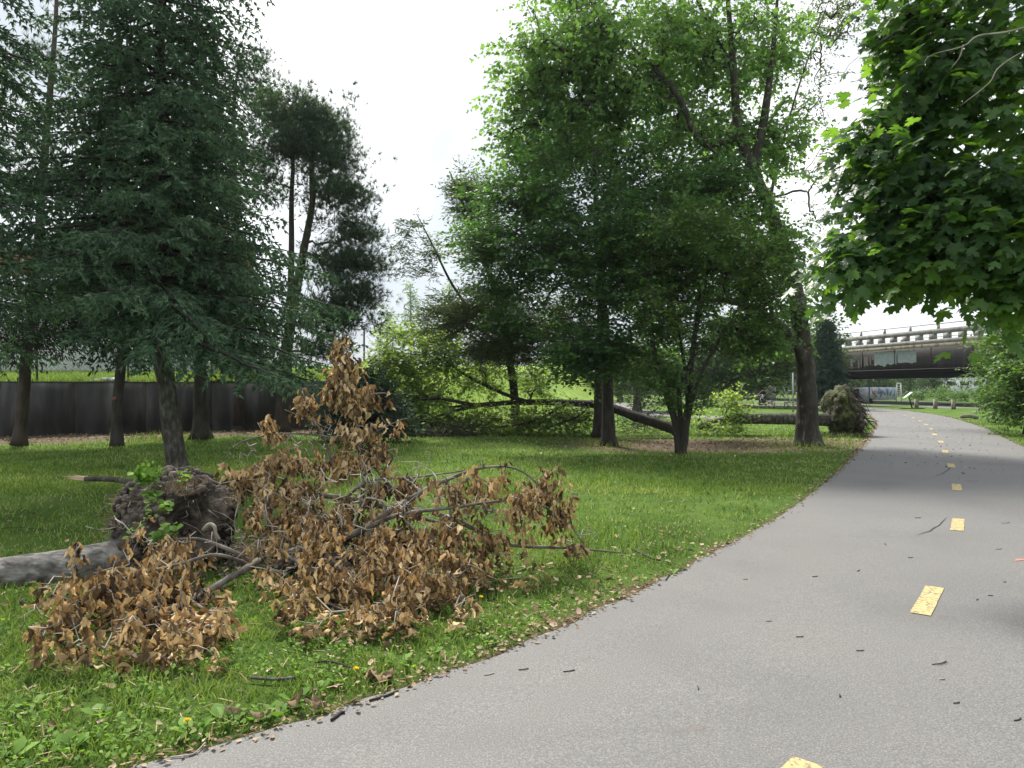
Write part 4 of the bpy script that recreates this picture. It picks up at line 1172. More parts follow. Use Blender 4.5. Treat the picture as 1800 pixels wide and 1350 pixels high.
# dark dense tree
pt = [gw(1070, 784, 20.3), gw(1069, 740, 20.3), gw(1067, 660, 20.3), gw(1062, 560, 20.3), gw(1050, 420, 20.3), gw(1045, 260, 20.3)]
att = ell([(1030, 300, 20, 130, 55, 2.0, 120), (930, 350, 19.8, 95, 50, 1.8, 100), (1150, 330, 20, 110, 60, 2.0, 100), (860, 420, 19.5, 65, 45, 1.5, 60), (960, 440, 18.8, 110, 50, 1.5, 90), (1080, 420, 18.6, 110, 60, 1.4, 100),
           (1200, 420, 18.8, 95, 60, 1.6, 80), (1060, 510, 18.4, 130, 45, 1.3, 90), (1180, 500, 18.4, 90, 50, 1.3, 70), (900, 500, 19, 70, 35, 1.2, 50), (1030, 620, 18.2, 85, 48, 1.0, 110), (1120, 590, 18.2, 60, 45, 1.0, 50), (1270, 330, 19.5, 50, 50, 1.2, 36), (980, 380, 20, 160, 110, 2, 130), (1080, 480, 19.2, 170, 110, 1.8, 130), (1150, 400, 19.6, 130, 130, 1.8, 100), (840, 400, 20, 50, 80, 1.2, 30)], shell=0.1, gap=(0.9, -0.22), k=1.05)
att += rng.normal(0, 0.14, att.shape)
broad_tree('broadleaf_tree', pt[0], [(pt, [0.19, 0.165, 0.155, 0.13, 0.09, 0.03])], att, 'dense dark green tree with a straight trunk in the middle of the lawn', 'tree', M['dark_broad'], M['bark_dark'],
           per=48, spread=0.85, flat=0.3, size=0.125, flare=0.4, droop=0.15)
# slimmer trunk just behind it
pt = [gw(1054, 768, 23.5), gw(1054, 700, 23.5), gw(1056, 600, 23.5), gw(1060, 420, 23.5), gw(1080, 250, 23.5)]
att = ell([(1090, 260, 23.5, 110, 50, 1.5, 70), (980, 270, 23.5, 80, 50, 1.5, 50), (900, 560, 23.5, 60, 40, 1.2, 30), (1180, 560, 23.5, 90, 60, 1.4, 50)], shell=0.2)
broad_tree('broadleaf_tree', pt[0], [(pt, [0.2, 0.17, 0.15, 0.1, 0.03])], att, 'slimmer dark trunked tree directly behind the straight trunk in mid lawn', 'tree', M['dark_broad'], M['bark_dark'], per=60, spread=0.7, flat=0.45, size=0.13)
# multi stemmed tree
b = gw(1197, 800, 17.5)
st = [([b, gw(1188, 745, 17.5), gw(1170, 690, 17.5), gw(1150, 620, 17.4), gw(1140, 500, 17.3)], [0.13, 0.09, 0.075, 0.06, 0.02]),
      ([b, gw(1196, 740, 17.5), gw(1195, 680, 17.6), gw(1216, 630, 17.8), gw(1225, 560, 18), gw(1235, 470, 18)], [0.11, 0.07, 0.06, 0.06, 0.045, 0.02]),
      ([b, gw(1204, 740, 17.4), gw(1214, 680, 17.3), gw(1218, 610, 17.2), gw(1232, 540, 17.1), gw(1250, 440, 17)], [0.11, 0.065, 0.06, 0.055, 0.045, 0.02]),
      ([b, gw(1206, 760, 17.3), gw(1218, 700, 17.1), gw(1240, 640, 16.9), gw(1270, 590, 16.7), gw(1310, 520, 16.6)], [0.09, 0.06, 0.045, 0.04, 0.03, 0.015]),
      ([b, gw(1206, 770, 17.7), gw(1208, 700, 18), gw(1200, 620, 18.4), gw(1180, 520, 18.6)], [0.08, 0.06, 0.05, 0.045, 0.02])]
att = ell([(1180, 440, 17.2, 100, 70, 1.5, 80), (1290, 470, 17, 90, 70, 1.5, 80), (1240, 400, 17.4, 90, 50, 1.5, 50), (1350, 520, 17, 45, 50, 1.1, 35), (1290, 590, 16.8, 70, 40, 1.1, 45), (1150, 560, 17, 50, 50, 1, 40), (1350, 600, 16.9, 40, 30, .8, 20),
           (1230, 560, 17, 60, 60, 1, 35), (1160, 650, 16.8, 40, 35, .6, 22), (1200, 700, 17.2, 40, 40, .6, 12), (1370, 430, 17, 50, 50, 1, 25)], shell=0.2, gap=(1.0, -0.2), k=1.5)
broad_tree('multi_stem_tree', b, st, att, 'low tree whose many dark stems fan out from one base', 'tree', M['stem_leaf'], M['bark_dark'], per=40, spread=0.6, flat=0.45, size=0.10, k=8, flare=0.2, rtip=0.006)
# feathery tree behind, with open boughs to the left
pt = [gw(905, 760, 26.5), gw(905, 700, 26.5), gw(890, 600, 26.5), gw(860, 480, 26.3), gw(810, 350, 26.0), gw(790, 300, 26)]
pl = [gw(890, 600, 26.5), gw(840, 560, 26), gw(795, 500, 25.5), gw(760, 430, 25.2), gw(732, 375, 25)]
pl5 = [gw(890, 620, 26.5), gw(860, 590, 26), gw(800, 560, 25.5), gw(740, 540, 25.4)]
att = ell([(725, 400, 25, 10, 30, .3, 5), (705, 440, 25, 14, 24, .4, 4), (760, 440, 25, 24, 34, .5, 7), (725, 480, 25, 50, 12, .5, 6), (830, 350, 26, 40, 50, .9, 50), (850, 430, 25.5, 50, 60, 1.1, 50), (790, 560, 25.4, 60, 45, 1, 60), (860, 540, 25, 70, 50, 1.2, 80),
           (920, 600, 25, 90, 45, 1.2, 100), (1000, 560, 25, 70, 60, 1.2, 60), (870, 620, 24.6, 60, 22, .9, 40), (810, 330, 26, 16, 22, .5, 6)], shell=0.15, k=1.3)
broad_tree('feathery_tree', pt[0], [(pt, [0.17, 0.15, 0.13, 0.09, 0.04, 0.015]), (pl, [0.07, 0.06, 0.045, 0.03, 0.01]), (pl5, [0.06, 0.05, 0.035, 0.012])], att, 'feathery olive tree with sparse open boughs reaching left against the sky', 'tree', M['hemlock'], M['bark_dark'],
           per=60, spread=0.66, flat=0.3, size=0.15, tmpl=FINGN, rtip=0.006, droop=0.1)
# thin twiggy tree behind the near maple
pt = [gw(1425, 741, 34), gw(1415, 600, 34), gw(1385, 470, 34), gw(1352, 380, 34), gw(1390, 200, 34), gw(1450, 20, 34)]
att = ell([(1440, 80, 34, 60, 90, 2, 80), (1480, 20, 34, 80, 60, 2, 70), (1420, 190, 34, 40, 40, 1.5, 30), (1450, 300, 34, 40, 50, 1.5, 26), (1440, 380, 34, 40, 20, 1, 16)], shell=0.1)
broad_tree('sparse_tree', gw(1425, 741, 34), [(pt, [0.2, 0.14, 0.11, 0.09, 0.05, 0.02])], att[:226], 'tall sparse twiggy tree behind the near maple boughs', 'tree', M['hemlock'], M['bark_dark'], per=16, spread=0.9, flat=0.7, size=0.14, rtip=0.011, flare=0.3)

# ------------------------------------------------------------------ fallen trees in the background
# log with mossy root plate next to the path
def root_plate():
    c = W(1478, 722, 24.7)
    t = empty('uprooted_tree', (c[0], 24.7, 0), 'uprooted tree with a mossy upright root plate and bare log behind the plane tree', 'fallen tree')
    P = smooth_line([gw(1465, 738, 24.7), gw(1430, 737, 24.6), gw(1370, 736, 24.5), gw(1305, 737, 24.5), gw(1262, 742, 24.6), gw(1228, 750, 24.8)], 6)
    mb = MB(); mb.tube(P, np.linspace(0.23, 0.12, len(P)), 14, rough=0.07)
    lg = mb.build('trunk', M['bark_grey'], t, True)
    # plate
    import bmesh
    bm = bmesh.new(); bmesh.ops.create_icosphere(bm, subdivisions=5, radius=1)
    V = np.array([v.co[:] for v in bm.verts]); Fc = np.array([[v.index for v in f.verts] for f in bm.faces]); bm.free()
    cc = np.array([c[0], 24.7, 0.78])
    out = []
    for v in V:
        n1 = fbm((v[0] * 1.3 + 3, v[1] * 1.3, v[2] * 1.3)) * 0.22 + fbm((v[0] * 5, v[1] * 5, v[2] * 5 + 7), 5) * 0.12
        r = 1 + n1
        q = np.array([v[0] * 0.50, v[1] * 0.85, v[2] * 0.86]) * r
        q[0] += 0.12 * (1 - v[2]) * (1 if v[0] > 0 else 0.4) * 0.5
        if v[0] > 0.3: q[0] -= 0.25 * (v[0] - 0.3)
        out.append(cc + q)
    out = np.array(out)
    build('root_plate', out, [Fc], M['soil_moss'], t, False)
    V3, F3 = V, Fc
    out = []
    for v in V3:
        r = 1 + fbm((v[0] * 2 + 5, v[1] * 2, v[2] * 2), 3) * 0.25 + abs(fbm((v[0] * 7, v[1] * 7, v[2] * 7), 5)) * 0.28
        out.append(cc + np.array([0.27 + v[0] * 0.24 - 0.12 * v[2], v[1] * 0.78, -0.12 + v[2] * 0.70]) * 1.0 * np.array([1, 1, 1]) + v * (r - 1) * 0.35)
    build('soil_face', np.array(out), [F3], M['soil'], t, False)
    rb = MB()
    for q in range(300):
        a = rng.random() * 6.283; rr = rng.random() ** 0.5
        s = cc + np.array([0.38 + 0.12 * rng.random() - 0.15 * math.sin(a) * rr, math.cos(a) * 0.8 * rr, math.sin(a) * 0.80 * rr])
        d = norm(np.array([0.6 + rng.random(), rng.normal(0, 0.8), rng.normal(-0.1, 0.8)]))
        L = rng.uniform(0.1, 0.42)
        rb.tube([s, s + d * L * 0.5 + rng.normal(0, 0.04, 3), s + d * L + np.array([0, 0, -0.3 * L]) + rng.normal(0, 0.06, 3)], [0.014, 0.008, 0.003], 4, False)
    rb.tube(smooth_line([gw(1498, 728, 24.5), gw(1513, 728, 24.3), gw(1526, 740, 24.2), gw(1538, 753, 24.1)], 4), np.linspace(0.05, 0.015, 13), 6)
    rb.tube(smooth_line([gw(1526, 740, 24.2), gw(1536, 741, 24.2), gw(1541, 746, 24.2)], 4), np.linspace(0.025, 0.008, 9), 5)
    rb.build('roots', M['bark_dark'], t, True)
    db = MB()
    P = np.column_stack([rng.normal(c[0] + 0.1, 0.45, 500), rng.normal(24.4, 0.4, 500)]); P[path_dist(P) < 0.1, 0] -= 1.0
    # soil crumbs spilled round the foot
    cr_ = MB(); stamp(cr_, CRV, OVF, np.column_stack([P, 0.02 + 0.05 * rng.random(500)]), rng.normal(size=(500, 3)), rng.normal(size=(500, 3)), 0.05 + 0.08 * rng.random(500))
    cr_.build('loose_soil', M['soil'], t)
    # fresh shoots near the tip
    att = ell([(1285, 705, 24.4, 26, 30, .4, 26), (1270, 752, 24.1, 45, 16, .5, 26), (1305, 725, 24.3, 24, 20, .3, 12), (1222, 735, 24.6, 30, 24, .4, 12)], shell=0.2)
    tb, te, td = grow([(P_ := np.array([gw(1262, 742, 24.6), gw(1280, 739, 24.5)]), [0.03, 0.03])], att, 0.15, 0.005)
    bb = MB()
    for p, r in tb: bb.tube(p, r, 4, False)
    bb.build('shoots', M['bark_dark'], t, True)
    cb = MB(); leaf_spray(cb, LEAF_3, te, td, 22, 0.4, 0.6, 0.10); cb.build('leaves', M['fresh'], t)
root_plate()

# fallen leafy tree lying across the middle
def fallen_leafy():
    a = gw(1178, 752, 23.2)
    trk = [gw(1192, 762, 23.0), a, gw(1120, 733, 23.6), gw(1060, 713, 24.4), gw(1000, 708, 25.2), gw(930, 707, 26), gw(860, 710, 26.6), gw(790, 716, 27)]
    l2 = [gw(930, 707, 26), gw(880, 690, 26.4), gw(820, 660, 27), gw(770, 630, 27.4), gw(700, 620, 27.8)]
    l3 = [gw(860, 710, 26.6), gw(800, 722, 25.8), gw(740, 742, 25.2), gw(690, 752, 24.8)]
    l4 = [gw(900, 707, 26.3), gw(840, 712, 25.8), gw(760, 700, 25.6), gw(680, 716, 25.6), gw(640, 712, 25.6)]
    l5 = [gw(1000, 708, 25.2), gw(950, 735, 24.6), gw(900, 748, 24.2), gw(840, 752, 24)]
    l6 = [gw(1040, 711, 24.7), gw(1010, 735, 24.3), gw(960, 752, 24.0)]
    att = ell([(700, 640, 27, 60, 42, 1.6, 90), (780, 620, 27.5, 70, 38, 1.6, 90), (650, 690, 26.5, 50, 50, 1.5, 70), (740, 690, 26.6, 70, 40, 1.5, 70), (850, 650, 27, 60, 40, 1.5, 60), (820, 740, 25.3, 80, 18, 1.0, 50), (930, 740, 25, 90, 18, 1.0, 50),
               (690, 745, 25.2, 70, 14, 1.0, 30), (940, 670, 26.5, 50, 28, 1.2, 34), (1010, 735, 24.8, 60, 22, .8, 26), (720, 590, 27.5, 70, 20, 1.4, 36)], shell=0.1, k=1.5)
    broad_tree('fallen_tree', gw(1192, 762, 23.0), [(trk, [0.15, 0.165, 0.16, 0.135, 0.115, 0.10, 0.075, 0.04]), (l2, [0.07, 0.06, 0.05, 0.035, 0.015]), (l3, [0.06, 0.05, 0.04, 0.015]), (l4, [0.08, 0.07, 0.05, 0.03, 0.015]), (l5, [0.05, 0.04, 0.03, 0.01]), (l6, [0.04, 0.03, 0.01])], att,
               'toppled tree still in yellow green leaf lying across the middle of the lawn', 'fallen tree', M['fresh'], M['bark_dark'], per=22, spread=0.74, flat=0.7, size=0.13, tmpl=LEAF_3, flare=0, k=12, rtip=0.006, pw=0.45)
fallen_leafy()
# heap of fine dark twigs at its edge
def twig_heap(name, spec, n, label, m, r0, zr):
    mb = MB()
    for (px, py, Z, rx, ry, rd) in spec:
        c = W(px, py, Z)
        for q in range(n):
            s = c + rng.normal(0, 0.45, 3) * np.array([rx / F * Z, rd, ry / F * Z]); s[2] = max(s[2], 0.03)
            d = norm(rng.normal(0, 1, 3) * np.array([1.2, 1, 0.5])) * rng.uniform(0.2, zr)
            e = s + d; e[2] = max(e[2], 0.03)
            mb.tube([s, (s + e) / 2 + rng.normal(0, 0.06, 3), e], [r0, r0 * 0.8, r0 * 0.3], 3, False)
    return tag(mb.build(name, m), label, 'brush pile')
twig_heap('brush_heap', [(1120, 700, 25.5, 60, 50, .8), (1020, 735, 24.6, 60, 26, .6), (1130, 745, 24.2, 60, 20, .6)], 150, 'tangle of dark dead twigs under the trunk of the toppled leafy tree', M['bark_dark'], 0.010, 1.1)
twig_heap('brush_heap', [(760, 765, 23.8, 55, 16, .5), (800, 758, 24, 50, 14, .5)], 190, 'heap of fine dark dead twigs at the edge of the toppled leafy tree', M['bark_dark'], 0.008, 0.7)
def bare_crown():
    spec = [(1370, 700, 40, 60, 26, 2.0, 70), (1290, 700, 41, 50, 24, 2, 36), (1430, 705, 40, 30, 24, 1.5, 26)]
    broad_tree('bare_branches', gw(1460, 722, 40), [([gw(1455, 721, 40), gw(1400, 716, 40), gw(1330, 714, 40.4), gw(1270, 708, 41)], [0.12, 0.1, 0.07, 0.03])], ell(spec, shell=0.1), 'bleached bare crown of a fallen tree behind the plane tree trunk', 'fallen branches', M['fresh'], M['bark_silver'], per=0, step=0.5, rtip=0.012, flare=0)
bare_crown()

# dark shrub behind the dead brush
att = ell([(640, 700, 21.8, 65, 60, 1.2, 130), (600, 745, 21.5, 45, 30, .8, 40), (690, 745, 21.6, 40, 25, .7, 30)], shell=0.3)
b = gw(635, 777, 21.8)
broad_tree('shrub', b, [([b, gw(636, 730, 21.8), gw(640, 690, 21.8)], [0.06, 0.05, 0.02])], att, 'rounded dark green shrub behind the upright dead branch', 'shrub', M['bluegreen'], M['bark_dark'], per=50, spread=0.5, flat=0.8, size=0.12, rtip=0.005)

# ------------------------------------------------------------------ right side
# near maple overhanging the path: real five lobed leaves
def maple_leaf():
    half = [(0.06, 0.02), (0.26, -0.10), (0.22, 0.04), (0.46, 0.10), (0.36, 0.18), (0.56, 0.40), (0.42, 0.38), (0.40, 0.52), (0.20, 0.44), (0.17, 0.66), (0.26, 0.74), (0.11, 0.78), (0.0, 1.0)]
    out = half + [(-x, y) for x, y in reversed(half[:-1])]
    V = [(0, 0.3, 0.0)] + [(x, y, -0.32 * x * x * 1.3 - 0.22 * max(0, y - 0.3) ** 2 + 0.03 * math.sin(9 * x + 5 * y)) for x, y in out]
    n = len(out)
    Fq = [[0, i + 1, (i + 1) % n + 1] for i in range(n)]
    return V, [Fq]
MAPLE = maple_leaf()
def near_maple():
    b = (7.6, 8.6, 0)
    tr = [b, (7.55, 8.55, 1.2), (7.45, 8.4, 2.6), (7.3, 8.3, 4.0), (7.2, 8.2, 6.0), (7.1, 8.2, 8.0)]
    lim = [([(7.45, 8.4, 2.6), (6.4, 7.9, 3.3), (5.2, 7.3, 3.6), (4.2, 6.9, 3.4), (3.3, 6.6, 3.0)], [0.10, 0.08, 0.055, 0.03, 0.01]),
           ([(7.3, 8.3, 4.0), (6.2, 7.6, 4.9), (5.0, 7.0, 5.2), (3.9, 6.6, 5.0), (3.2, 6.5, 4.6)], [0.10, 0.07, 0.05, 0.03, 0.01]),
           ([(7.4, 8.4, 3.3), (6.4, 7.0, 3.7), (5.2, 6.2, 3.6), (4.4, 5.6, 3.2)], [0.08, 0.06, 0.035, 0.01]),
           ([(7.2, 8.2, 5.5), (6.0, 7.2, 6.4), (4.8, 6.6, 6.6)], [0.08, 0.05, 0.015])]
    att = ell([(1560, 330, 6.6, 80, 70, .5, 34), (1510, 260, 6.8, 45, 40, .35, 14), (1600, 200, 6.7, 70, 90, .6, 34), (1590, 60, 6.8, 60, 80, .6, 28), (1680, 120, 6.6, 90, 120, .7, 46), (1770, 120, 6.5, 90, 130, .8, 48),
               (1640, 400, 6.4, 100, 90, .6, 46), (1740, 330, 6.2, 100, 120, .7, 52), (1840, 300, 6.5, 80, 200, .8, 40), (1505, 455, 6.5, 45, 40, .35, 16), (1560, 460, 6.4, 70, 40, .4, 24), (1650, 462, 6.3, 80, 35, .4, 24), (1760, 455, 6.0, 90, 50, .5, 32),
               (1475, 500, 6.6, 24, 20, .2, 5), (1700, -60, 6.7, 160, 80, .8, 40), (1850, 480, 6.4, 90, 70, .7, 24), (1780, 520, 5.9, 50, 26, .3, 12), (1560, 400, 6.5, 50, 50, .3, 14)], shell=0.1)
    more = np.column_stack([rng.uniform(4.6, 9.5, 70), rng.uniform(5.5, 11, 70), rng.uniform(3.0, 7.5, 70)])
    t = empty('maple_tree', b, 'near maple with large lobed leaves overhanging the path at upper right', 'tree')
    tb = MB(); trunk_mesh(tb, tr, [0.24, 0.2, 0.18, 0.15, 0.1, 0.03], 12, 0.1, 0.5)
    for p, r in lim: trunk_mesh(tb, p, r, 8, 0.08)
    tb.build('trunk', M['bark_grey'], t, True)
    dense = [(smooth_line(p, 4), np.interp(np.linspace(0, len(p) - 1, 4 * (len(p) - 1) + 1), np.arange(len(p)), r)) for p, r in [(tr[2:], [0.18, 0.15, 0.1, 0.03])] + lim]
    tubes, te, td = grow(dense, np.vstack([att, more]), 0.18, 0.0032, 0.5, 0.2, up=0.1, sag=0.2)
    bb = MB()
    for P, r in tubes: bb.tube(P, r, 5, False)
    bb.build('limbs', M['bark_grey'], t, True)
    # leaves hang in overlapping tiers, tips down and outwards
    idx = np.repeat(np.arange(len(te)), 12); N = len(idx)
    off = rng.normal(0, 0.135, (N, 3)) * np.array([1, 1, 0.8])
    pos = te[idx] + off - td[idx] * rng.random((N, 1)) * 0.15
    d = off * 3 + np.array([-0.35, -0.2, -0.55]) + rng.normal(0, 0.45, (N, 3))
    nr = np.column_stack([rng.normal(-0.5, 0.5, N), rng.normal(-0.5, 0.5, N), 0.9 + 0.3 * rng.random(N)])
    cb = MB(); stamp(cb, MAPLE[0], MAPLE[1], pos, d, nr, 0.10 + 0.07 * rng.random(N)); cb.build('crown', M['maple'], t)
    # dead pale twig across the leaves
    tw = MB()
    tw.tube(smooth_line([gw(1830, 40, 5.6), gw(1770, 55, 5.6), (gw(1720, 62, 5.6)), gw(1695, 80, 5.6), gw(1640, 95, 5.6), gw(1625, 110, 5.6)], 4), np.linspace(0.008, 0.003, 21), 5)
    tw.tube(smooth_line([gw(1695, 78, 5.6), gw(1688, 100, 5.6), gw(1672, 120, 5.6)], 4), np.linspace(0.005, 0.002, 9), 5)
    tw.tube(smooth_line([gw(1830, 80, 5.5), gw(1790, 95, 5.5), gw(1755, 120, 5.5), gw(1740, 145, 5.5), gw(1690, 185, 5.5)], 4), np.linspace(0.007, 0.003, 17), 5)
    tw.build('dead_twigs', M['twig'], t)
near_maple()

# bushes on the right verge
def bush(px, py, Z, spec, label, seedn, leafm=None, per=50):
    b = gw(px, py, Z); b = (b[0], b[1], 0)
    st = [([b, (b[0] + 0.1, b[1], 0.8), (b[0] - 0.1, b[1] + 0.1, 1.8)], [0.06, 0.05, 0.02]), ([(b[0] + .15, b[1] + .1, 0), (b[0] + 0.7, b[1], 0.8), (b[0] + 1.1, b[1] + 0.1, 1.9)], [0.05, 0.04, 0.02])]
    broad_tree('bush', b, st, ell(spec, shell=0.35, gap=(0.9, -0.25)), label, 'bush', leafm or M['bush'], M['bark_dark'], per=per, spread=0.62, flat=0.75, size=0.13, flare=0, rtip=0.006, group='bushes along the right verge')
bush(1800, 745, 25, [(1805, 640, 25, 75, 85, 1.6, 150), (1785, 700, 24.5, 45, 45, 1.0, 60), (1810, 570, 25, 60, 40, 1.3, 60), (1780, 620, 25, 36, 50, 1, 50), (1850, 650, 24, 60, 100, 1.5, 80)], 'light green bush at the right edge of the photo next to the verge', 1)
bush(1745, 722, 33, [(1768, 660, 33, 42, 52, 1.6, 110), (1755, 700, 32, 34, 24, 1.0, 40), (1755, 620, 34, 30, 30, 1.2, 40), (1780, 590, 34, 45, 30, 1.4, 50)], 'darker green bush behind the light green one, touching the bridge girder', 2, M['stem_leaf'])
bush(1900, 790, 19, [(1900, 640, 19, 70, 120, 1.5, 90)], 'bush mostly outside the right edge of the photo', 3)

# conifer and trees beside the bridge
spruce('blue_conifer', [gw(1452, 718, 52), gw(1452, 640, 52), gw(1452, 560, 52)], [0.2, 0.15, 0.03], lambda z, az: np.interp(z, [0.5, 2, 6.3], [1.5, 1.5, 0.2]), 'small blue green conifer at the left end of the bridge', 'tree', M['bluegreen'], M['bark_dark'], 0.4, 80, 0.3, lat=0.7, seed=21, dens=0.8)
BG = [  # px, base py, Z, crown ellipsoids, kind
    (1255, 700, 62, [(1250, 640, 62, 60, 60, 3, 80), (1290, 600, 62, 50, 40, 3, 40)], 'far', 'dark tree behind the multi stemmed tree'),
    (1340, 700, 58, [(1335, 640, 58, 55, 55, 3, 80), (1380, 600, 58, 45, 50, 3, 50)], 'stem_leaf', 'tree behind the pole left of the plane tree trunk'),
    (1430, 700, 66, [(1440, 620, 66, 40, 60, 3, 60)], 'far', 'tree behind the plane tree trunk near the bridge end'),
    (1120, 700, 48, [(1120, 640, 48, 60, 40, 2, 60)], 'stem_leaf', 'dark shrubby tree just behind the two trunks in mid lawn'),
    (1180, 700, 70, [(1180, 650, 70, 60, 45, 3, 70)], 'far', 'low round tree beyond the side path'),
    (1090, 696, 80, [(1080, 650, 80, 60, 40, 3, 60)], 'far', 'low tree on the slope beyond the straight dark trunk'),
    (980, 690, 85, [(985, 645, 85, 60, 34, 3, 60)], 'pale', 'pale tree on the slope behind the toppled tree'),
]
for px, py, Z, sp_, kd, lab in BG:
    b = W(px, 690, Z); b = (b[0], b[1], -0.1)
    tp = W(px, sp_[0][1], Z)
    broad_tree('background_tree', b, [([b, ((b[0] + tp[0]) / 2, b[1], tp[2] / 2), tuple(tp)], [0.3, 0.2, 0.05])], ell(sp_, shell=0.3), lab, 'tree', M[kd], M['bark_dark'], per=46, spread=1.9, flat=0.7, size=0.36, step=0.9, rtip=0.02, group='trees beyond the lawn')
# pale trees far behind the fallen crown
for px, Z, top, rx in ((722, 95, 500, 26), (680, 98, 545, 24), (790, 98, 500, 30)):
    zb = float(bank_z(np.array([(px - 900) / F * Z]), np.array([Z]))[0])
    b = W(px, 600, Z); b = (b[0], b[1], zb - 0.2)
    tp = W(px, top, Z)
    n_ = 70
    zz = np.linspace(0.25, 1, n_) ; hgt = tp[2] - b[2]
    rr_ = (1.05 - zz) * rx * 1.3 / F * Z
    an = rng.random(n_) * 6.283
    at_ = np.column_stack([b[0] + np.cos(an) * rr_, b[1] + np.sin(an) * rr_, b[2] + zz * hgt + rr_ * 0.3])
    labs = {722: 'pale conical tree far off right of the dark pine, middle of three', 680: 'pale conical tree far off, nearest to the dark pine', 790: 'pale conical tree far off behind the feathery boughs'}
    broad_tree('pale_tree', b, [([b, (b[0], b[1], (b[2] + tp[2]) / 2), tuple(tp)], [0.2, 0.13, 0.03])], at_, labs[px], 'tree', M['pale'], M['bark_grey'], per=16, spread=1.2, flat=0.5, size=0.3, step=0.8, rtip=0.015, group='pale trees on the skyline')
# shrubs and trees seen beneath the bridge
UB = [(1545, 120, 20, 34, 'far', 'tree under the bridge above the painted wall'), (1600, 125, 26, 34, 'far', 'tree seen under the bridge beside the ladder frame'), (1500, 118, 24, 34, 'far', 'tree seen under the bridge above the waste bin'),
      (1640, 118, 24, 30, 'far', 'dark tree under the bridge left of the far white building'), (1570, 135, 30, 36, 'stem_leaf', 'tree farthest back under the bridge')]
for px, Z, rx, ry, kd, lab in UB:
    b = W(px, 690, Z); b = (b[0], b[1], -0.1)
    broad_tree('background_tree', b, [([b, (b[0], b[1], 2.2), (b[0] + .3, b[1], 4.4)], [0.25, 0.2, 0.05])], ell([(px, 676, Z, rx + 10, 20, 3, 60), (px, 655, Z, rx + 12, 22, 3, 40)], shell=0.2), lab, 'tree', M[kd], M['bark_dark'], per=24, spread=2.2, flat=0.6, size=0.34, step=1.0, rtip=0.02, group='trees seen under the bridge')
for k, (px, Z, rx, lab) in enumerate(((1620, 88, 30, 'bright low shrub just right of the white ladder frame'), (1665, 84, 30, 'bright low shrub behind the middle bollard'), (1700, 80, 26, 'bright low shrub behind the right bollard'), (1655, 96, 14, 'round bright shrub in front of the far white building'))):
    b = W(px, 702, Z); b = (b[0], b[1], -0.05)
    zc = 696 if k < 3 else 688
    broad_tree('low_shrub', b, [([b, (b[0], b[1], 0.3), (b[0], b[1], 0.7)], [0.05, 0.04, 0.02])], ell([(px, zc, Z, rx, 8, 1.2, 50)], shell=0.2), lab, 'shrub', M['bush'], M['bark_dark'], per=30, spread=0.9, flat=0.5, size=0.16, flare=0, group='low shrubs beyond the bollards')

# distant wood along the horizon
fb = MB(); n = 26000
xs_ = rng.uniform(-150, 190, n); ys_ = rng.uniform(150, 175, n)
hh = np.array([5.0 + 2.2 * noise.noise(Vector((x * 0.06, 1, 0))) + 1.2 * noise.noise(Vector((x * 0.25, 2, 0))) for x in xs_])
zz_ = rng.random(n) ** 0.8 * hh
stamp(fb, LEAF_3[0], LEAF_3[1], np.column_stack([xs_, ys_, zz_]), rng.normal(size=(n, 3)), rng.normal(size=(n, 3)) + np.array([0, -0.5, 0.6]), 0.9 + 0.7 * rng.random(n))
tag(fb.build('distant_wood', M['far']), 'far line of woodland along the horizon', 'woodland', kind='stuff')

